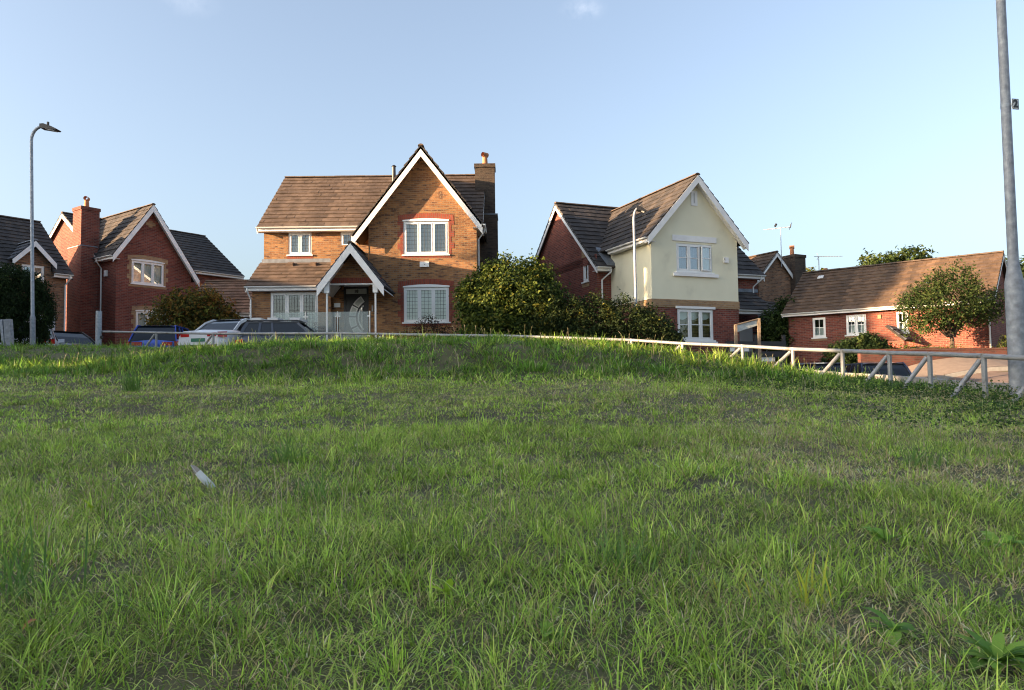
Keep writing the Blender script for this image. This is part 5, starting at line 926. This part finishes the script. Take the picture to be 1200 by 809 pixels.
def grow(n, y0, y1, seg, wid, lmin, lmax, seed, half=.78, marg=1.7, per=34, spread=.035, dead=False):
    g = np.random.default_rng(seed); A = 0.5 * (2 * half * y0 + 2 * marg + 2 * half * y1 + 2 * marg) * (y1 - y0)
    def pts(k):
        y = y0 + (y1 - y0) * g.random(k * 3); hw = half * y + marg; keep = g.random(k * 3) < hw / (half * y1 + marg); y = y[keep][:k]; hw = hw[keep][:k]; return (g.random(len(y)) * 2 - 1) * hw, y
    nc = n // per; cx, cy = pts(nc); keep = g.random(len(cx)) > bare(cx, cy) * .6; cx, cy = cx[keep], cy[keep]; nc = len(cx)
    cl = .45 + 1.0 * g.random(nc) ** 2 + .45 * tuft(cx, cy); chue = np.clip(1 + g.normal(0, .24, nc), .45, 1.7); ccol = g.random(nc); ck = np.clip(g.normal(1, .35, nc), .35, 2)
    m = int(n * .72); k = g.choice(nc, m, p=ck / ck.sum()); ox, oy = g.normal(0, spread, (2, m)) * ck[k]; fx, fy = pts(n - m)
    x = np.r_[cx[k] + ox, fx]; y = np.r_[cy[k] + oy, fy]; n2 = len(fx); L = np.r_[cl[k], np.full(n2, .52)]; hue = np.r_[chue[k], 1 + g.normal(0, .12, n2)]; cc = np.r_[ccol[k], g.random(n2)]
    az = np.r_[np.arctan2(oy, ox) + g.normal(0, .7, m), g.random(n2) * 6.283]; rr = np.r_[np.hypot(ox, oy) / spread, np.full(n2, 1.2)]
    ok = in_field(x, y) & (g.random(len(x)) > np.where(np.arange(len(x)) >= m, bare(x, y) * .35, 0)); ok = ok & (g.random(len(x)) < .22 + .9 * dryness(x, y)) if dead else ok; x, y, L, hue, cc, az, rr = (q[ok] for q in (x, y, L, hue, cc, az, rr)); n = len(x)
    dr = dryness(x, y); mo = mound(x, y); isdry = g.random(n) < np.clip(.14 + dr * .8 + .5 * bare(x, y), 0, .93) * (1 - .8 * mo)
    if dead: isdry = g.random(n) < .97
    l = (lmin + (lmax - lmin) * g.random(n) ** 1.5) * L * np.where(isdry, .75, 1.0) * (1 - .35 * dr) * (1 + .42 * mo); w = wid * g.uniform(.55, 1.3, n) * np.where(isdry, .75, 1.0)
    lean = np.clip(.35 + .6 * rr + g.normal(0, .4, n), .05, 3.0); flat = (isdry & (g.random(n) < (.92 if dead else .6))) | (g.random(n) < .06); lean = np.where(flat, g.uniform(1.8, 4.0, n), lean)
    fz = az + np.pi / 2 + g.normal(0, .5, n) + np.where(g.random(n) < .15, np.pi / 2, 0); dx, dy = np.cos(az), np.sin(az); wv0 = np.stack([np.cos(fz) * w * .5, np.sin(fz) * w * .5, np.zeros(n)], 1); z = H(x, y) - .008 + np.where(flat, g.random(n) * .025, 0)
    gi = np.clip((cc * 4 + g.normal(0, .7, n)).astype(int), 0, 3); base = np.where(isdry[:, None], C_D[g.integers(0, 3, n)], np.where((g.random(n) < mo)[:, None], C_M[gi], C_G[gi]))
    base = base * (hue * np.clip(1 + g.normal(0, .22, n), .4, 1.8) * (.78 + .44 * fbm(7, x, y, .9, 2)))[:, None]; yl = ((g.random(n) < .05) & ~isdry)[:, None]; base = np.where(yl, np.array([.22, .22, .06]), base)
    V = []; C = []; ts = np.linspace(0, 1, seg + 1); th = np.arctan(lean)
    for i, t in enumerate(ts):
        a = th * (.35 + .65 * t) * np.where(flat, 1, 1.1); c = np.stack([x + dx * l * t * np.sin(a), y + dy * l * t * np.sin(a), z + np.maximum(l * t * np.cos(a), .003 * i)], 1); f = (1.0, .92, .7)[min(i, 2)] if i < seg else 0
        V += [c - wv0 * f, c + wv0 * f] if i < seg else [c]; tip = base if t < .9 else np.where(isdry[:, None], base, base * np.array([1.15, 1.08, 1.0])); C += [tip] * (2 if i < seg else 1)
    m_ = 2 * seg + 1; v = np.stack(V, 1).reshape(-1, 3); col = np.stack(C, 1).reshape(-1, 3); b = np.arange(n)[:, None] * m_; f = []
    for i in range(seg - 1): a = 2 * i; f += [b + [a, a + 1, a + 3], b + [a, a + 3, a + 2]]
    f.append(b + [2 * seg - 2, 2 * seg - 1, 2 * seg]); return v, np.concatenate(f, 1).reshape(-1, 3), np.clip(col, .004, .9)
def join(parts):
    V, F, Cc, o = [], [], [], 0
    for v, f, c in parts: V.append(v); F.append(f + o); Cc.append(c); o += len(v)
    return np.concatenate(V), np.concatenate(F), np.concatenate(Cc)
parts = [grow(85000, .5, 1.75, 3, .0029, .028, .095, 101, marg=1.5, per=40, spread=.03), grow(115000, 1.75, 3.2, 2, .0034, .028, .095, 106, marg=1.6, spread=.032), grow(185000, 3.2, 5.8, 2, .0046, .028, .095, 102, spread=.032), grow(160000, 5.8, 9.8, 2, .0076, .03, .09, 103, spread=.045), grow(135000, 9.8, 15.5, 2, .014, .05, .15, 104, spread=.08, per=40), grow(60000, 14.5, 23.0, 1, .022, .05, .15, 105, spread=.1),
         grow(60000, .5, 3.2, 1, .0026, .04, .10, 107, marg=1.5, dead=True), grow(70000, 3.2, 9.5, 1, .005, .04, .10, 108, dead=True)]
def stalks(n, seed):
    g = np.random.default_rng(seed); y = g.uniform(2.2, 13.2, n); x = (g.random(n) * 2 - 1) * (.72 * y + .5); ok = in_field(x, y) & (g.random(n) < .25 + .75 * SOFT(fbm(3, x, y, .7, 2), .45, .6)); x, y = x[ok], y[ok]; n = len(x); z = H(x, y); l = g.uniform(.10, .24, n) * (1 + .3 * mound(x, y)); w = .0011 + .0004 * y; az = g.random(n) * 6.283; le = g.uniform(.05, .5, n); V = []
    for t, f in ((0, 1), (.5, .8), (.8, .6), (.9, 1.6)): V += [np.stack([x + np.cos(az) * l * le * t * t - w * f / 2, y + np.sin(az) * l * le * t * t, z + l * t], 1), np.stack([x + np.cos(az) * l * le * t * t + w * f / 2, y + np.sin(az) * l * le * t * t, z + l * t], 1)]
    V.append(np.stack([x + np.cos(az) * l * le, y + np.sin(az) * l * le, z + l], 1)); v = np.stack(V, 1).reshape(-1, 3); b = np.arange(n)[:, None] * 9; f = []
    for i in range(3): a = 2 * i; f += [b + [a, a + 1, a + 3], b + [a, a + 3, a + 2]]
    f.append(b + [6, 7, 8]); c = np.array([(.50, .42, .26), (.42, .36, .2), (.34, .30, .14), (.36, .40, .14)])[g.integers(0, 4, n)] * g.uniform(.8, 1.2, (n, 1)); return v, np.concatenate(f, 1).reshape(-1, 3), np.repeat(c, 9, 0)
parts.append(stalks(2600, 55))
tag(raw_mesh('grass', *join(parts), 'blade'), 'rough green grass with dry straw patches covering the field and bank', 'grass', kind='stuff')
# low leafy weeds round the foot of the rail and the lamp column
def ground_leaves(n, seed):
    g = np.random.default_rng(seed); x = g.uniform(2.2, 6.6, n); y = g.uniform(5.2, 11.6, n); ok = in_field(x, y) & (g.random(n) < SOFT(x - .15 * (11 - y), 2.0, 4.2) * (.35 + .65 * SOFT(fbm(2, x, y, 1.3, 2), .4, .6))); x, y = x[ok], y[ok]; n = len(x)
    q = np.stack([x, y, H(x, y) + g.random(n) ** 1.5 * .15 * SOFT(fbm(2, x, y, 1.3, 2), .3, .7) + .02], 1); nr = g.normal(0, .5, (n, 3)) + [0, 0, .9]; nr /= np.linalg.norm(nr, axis=1)[:, None]; ax = g.normal(0, 1, (n, 3)); ax -= nr * (ax * nr).sum(1)[:, None]; ax /= np.linalg.norm(ax, axis=1)[:, None]; sd = np.cross(nr, ax); l = g.uniform(.018, .042, n)[:, None]
    v = np.stack([q - ax * l * .5, q + sd * l * .36 + nr * l * .1, q + ax * l * .5, q - sd * l * .36 + nr * l * .1], 1).reshape(-1, 3); b = np.arange(n)[:, None] * 4; f = np.concatenate([b + [0, 1, 2], b + [0, 2, 3]], 1).reshape(-1, 3)
    col = np.array([(.06, .12, .028), (.09, .15, .035), (.045, .085, .025)])[g.integers(0, 3, n)] * (1 + g.normal(0, .15, (n, 1))); return v, f, np.repeat(np.clip(col, .01, .6), 4, 0)
tag(raw_mesh('ground_weeds', *ground_leaves(26000, 5), 'leaf'), 'low clover-like weeds spreading around the foot of the rail', 'weeds', kind='stuff')

# ------------------------------------------------------------------ single plants and litter on the field
def leaf_blade(mb_v, mb_f, o, az, tilt, l, w, curl, n=5):
    d = Vector((math.cos(az), math.sin(az), 0)); s = Vector((-d.y, d.x, 0)); k = len(mb_v); p = Vector(o); a = tilt
    for i in range(n + 1):
        t = i / n; ww = w * math.sin(math.pi * min(.97, .06 + t * .94)) ** .7 * (1 + .12 * math.sin(i * 2.3)); up = Vector((0, 0, 1)) * math.cos(a) - d * math.sin(a)
        mb_v += [tuple(p - s * ww / 2 + up * ww * .12), tuple(p), tuple(p + s * ww / 2 + up * ww * .12)]; p = p + (d * math.cos(a) + Vector((0, 0, 1)) * math.sin(a)) * (l / n); a -= curl / n
    for i in range(n):
        b = k + 3 * i; mb_f += [(b, b + 1, b + 4), (b, b + 4, b + 3), (b + 1, b + 2, b + 5), (b + 1, b + 5, b + 4)]
def rosette(name, label, x, y, n, l, w, cols, seed, tilt=(.25, 1.0), curl=1.1, cat='weed', lift=.01):
    g = random.Random(seed); t = thing(name, label, cat, (x, y, Hs(x, y) + lift))
    for i in range(n):
        v, f = [], []; leaf_blade(v, f, (0, 0, 0), g.random() * 6.283, g.uniform(*tilt), l * g.uniform(.6, 1.2), w * g.uniform(.7, 1.2), curl * g.uniform(.6, 1.3)); c = np.array(g.choice(cols)) * g.uniform(.8, 1.2)
        raw_mesh('leaf', np.array(v), np.array(f), np.tile(c, (len(v), 1)), 'leaf', t)
    return t
GW = [(.20, .36, .055), (.26, .42, .07), (.14, .27, .045)]; G_SPROUT = [(.42, .55, .04), (.32, .46, .04)]
rosette('dock_weed', 'broad-leaved green weed in the bottom right corner of the field', .90, 1.42, 30, .075, .026, GW, 1, (.35, 1.2)); rosette('dock_weed', 'leafy weed cluster just above the corner weed', .80, 1.60, 12, .07, .028, GW, 2)
rosette('dock_weed', 'broad green weed at the right edge halfway down the grass', 1.52, 2.36, 11, .09, .034, GW, 3); rosette('dock_weed', 'small broad-leaved weed left of the right edge weed', 1.18, 2.40, 8, .09, .035, GW, 4)
rosette('sprout', 'bright yellow-green leaf pair beside a small bare hole at left', -1.60, 2.84, 3, .06, .032, G_SPROUT, 5, (.9, 1.3), .5); rosette('sprout', 'single bright leaf among grass below the centre', -.16, 1.80, 3, .065, .026, G_SPROUT, 6, (.6, 1.2), .6)
rosette('plantain_weed', 'small rounded-leaf weed near the bottom centre', .07, 1.55, 6, .055, .03, GW, 7)
def blade_tuft(name, label, x, y, n, l, w, cols, seed, lean=.45):
    g = random.Random(seed); v, f, c = [], [], []
    prev = None
    for i in range(n):
        k = len(v); leaf_blade(v, f, (g.gauss(0, .05), g.gauss(0, .05), 0), g.random() * 6.283, 1.57 - abs(g.gauss(lean * .6, .25)), l * g.uniform(.55, 1.15), w * g.uniform(.7, 1.2), g.uniform(.2, .9), 4); q = np.array(g.choice(cols)) * g.uniform(.8, 1.2); c += [q] * (len(v) - k)
        if prev is not None: f.append((prev + 1, k + 1, k))
        prev = k
    o = raw_mesh(name, np.array(v), np.array(f), np.array(c), 'blade'); o.location = (x, y, Hs(x, y) - .005); return tag(o, label, 'grass tuft')
blade_tuft('grass_tuft', 'yellowing grass tuft standing up at lower right', .68, 1.80, 24, .135, .006, [(.56, .55, .06), (.46, .52, .06), (.3, .42, .06)], 11); blade_tuft('grass_tuft', 'thin yellow blades left of the yellowing tuft', .57, 1.84, 8, .10, .005, [(.6, .5, .07), (.42, .48, .05)], 12)
blade_tuft('grass_tuft', 'lush bright green tuft right of the lower centre', .29, 2.06, 60, .13, .0045, [(.15, .27, .055), (.20, .33, .07), (.11, .21, .045)], 13, .6); blade_tuft('grass_tuft', 'tall bright green tuft at the lower left edge', -1.17, 1.78, 70, .17, .0045, [(.15, .27, .055), (.20, .33, .07), (.11, .21, .045)], 14, .6)
blade_tuft('grass_tuft', 'long-bladed dark green tuft to the right of the white feather', -.84, 3.12, 60, .16, .005, [(.15, .27, .055), (.20, .33, .07), (.11, .21, .045)], 15, .6); blade_tuft('grass_tuft', 'long arching tuft above and right of the feather', -1.25, 4.1, 60, .18, .006, [(.15, .27, .055), (.20, .33, .07), (.11, .21, .045)], 16, .7)
blade_tuft('grass_tuft', 'dark green tuft on the right half of the field', 2.12, 3.88, 60, .15, .006, [(.15, .27, .055), (.20, .33, .07), (.11, .21, .045)], 17, .7); blade_tuft('grass_tuft', 'tall leafy tuft at the foot of the bank on the left', -4.66, 9.1, 80, .30, .010, [(.15, .27, .055), (.20, .33, .07), (.11, .21, .045)], 18, .5)
def feather():
    x, y = -1.40, 3.36; t = thing('feather', 'pale grey and white bird feather stuck in the grass', 'feather', (x, y, Hs(x, y) + .05)); d = Vector((.62, .10, -.72)).normalized(); n = Vector((-.35, -.85, .4)); n -= d * n.dot(d); n.normalize(); s = d.cross(n); L = .145
    prof = [(0, .004), (.06, .016), (.2, .029), (.5, .036), (.8, .037), (.95, .033), (1.0, .026)]; O = -d * L * .5
    def strip(a, b, nm, mt, lift):
        mb = MB(); row = []
        for k in range(9):
            u = a + (b - a) * k / 8; w = float(np.interp(u, [p[0] for p in prof], [p[1] for p in prof])); c = O + d * L * u + n * (.012 * math.sin(u * 3) + lift); row.append((c - s * w * .62 - n * .003, c, c + s * w * .38 - n * .006))
        for r0, r1 in zip(row, row[1:]): mb.poly([r0[0], r0[1], r1[1], r1[0]]); mb.poly([r0[1], r0[2], r1[2], r1[1]])
        mb.build(nm, mt, t, uv=False)
    strip(0, .30, 'tip', 'feather_grey', 0); strip(.302, 1.0, 'vane', 'feather_white', 0)
    MB().tube([O + n * .003, O + d * L * .5 + n * .015, O + d * L * 1.12 + n * .004], [.0008, .0014, .0018], 6).build('quill', 'feather_white', t)
feather()
def dead_leaf(x, y, label, s, seed):
    g = random.Random(seed); v, f = [], []; leaf_blade(v, f, (-s * .5, 0, 0), .4, .3, s, s * .62, 1.2); o = MB(); o.v = v; o.f = f; q = o.build('fallen_leaf', 'leaf_brown', uv=False); q.location = (x, y, Hs(x, y) + .035); q.rotation_euler = (g.uniform(-.6, .6), .5, g.random() * 6); tag(q, label, 'leaf')
dead_leaf(-.98, 1.52, 'small rust brown fallen leaf at the lower left', .034, 3); dead_leaf(-1.07, 2.55, 'tiny tan fallen leaf near the feather', .024, 4)
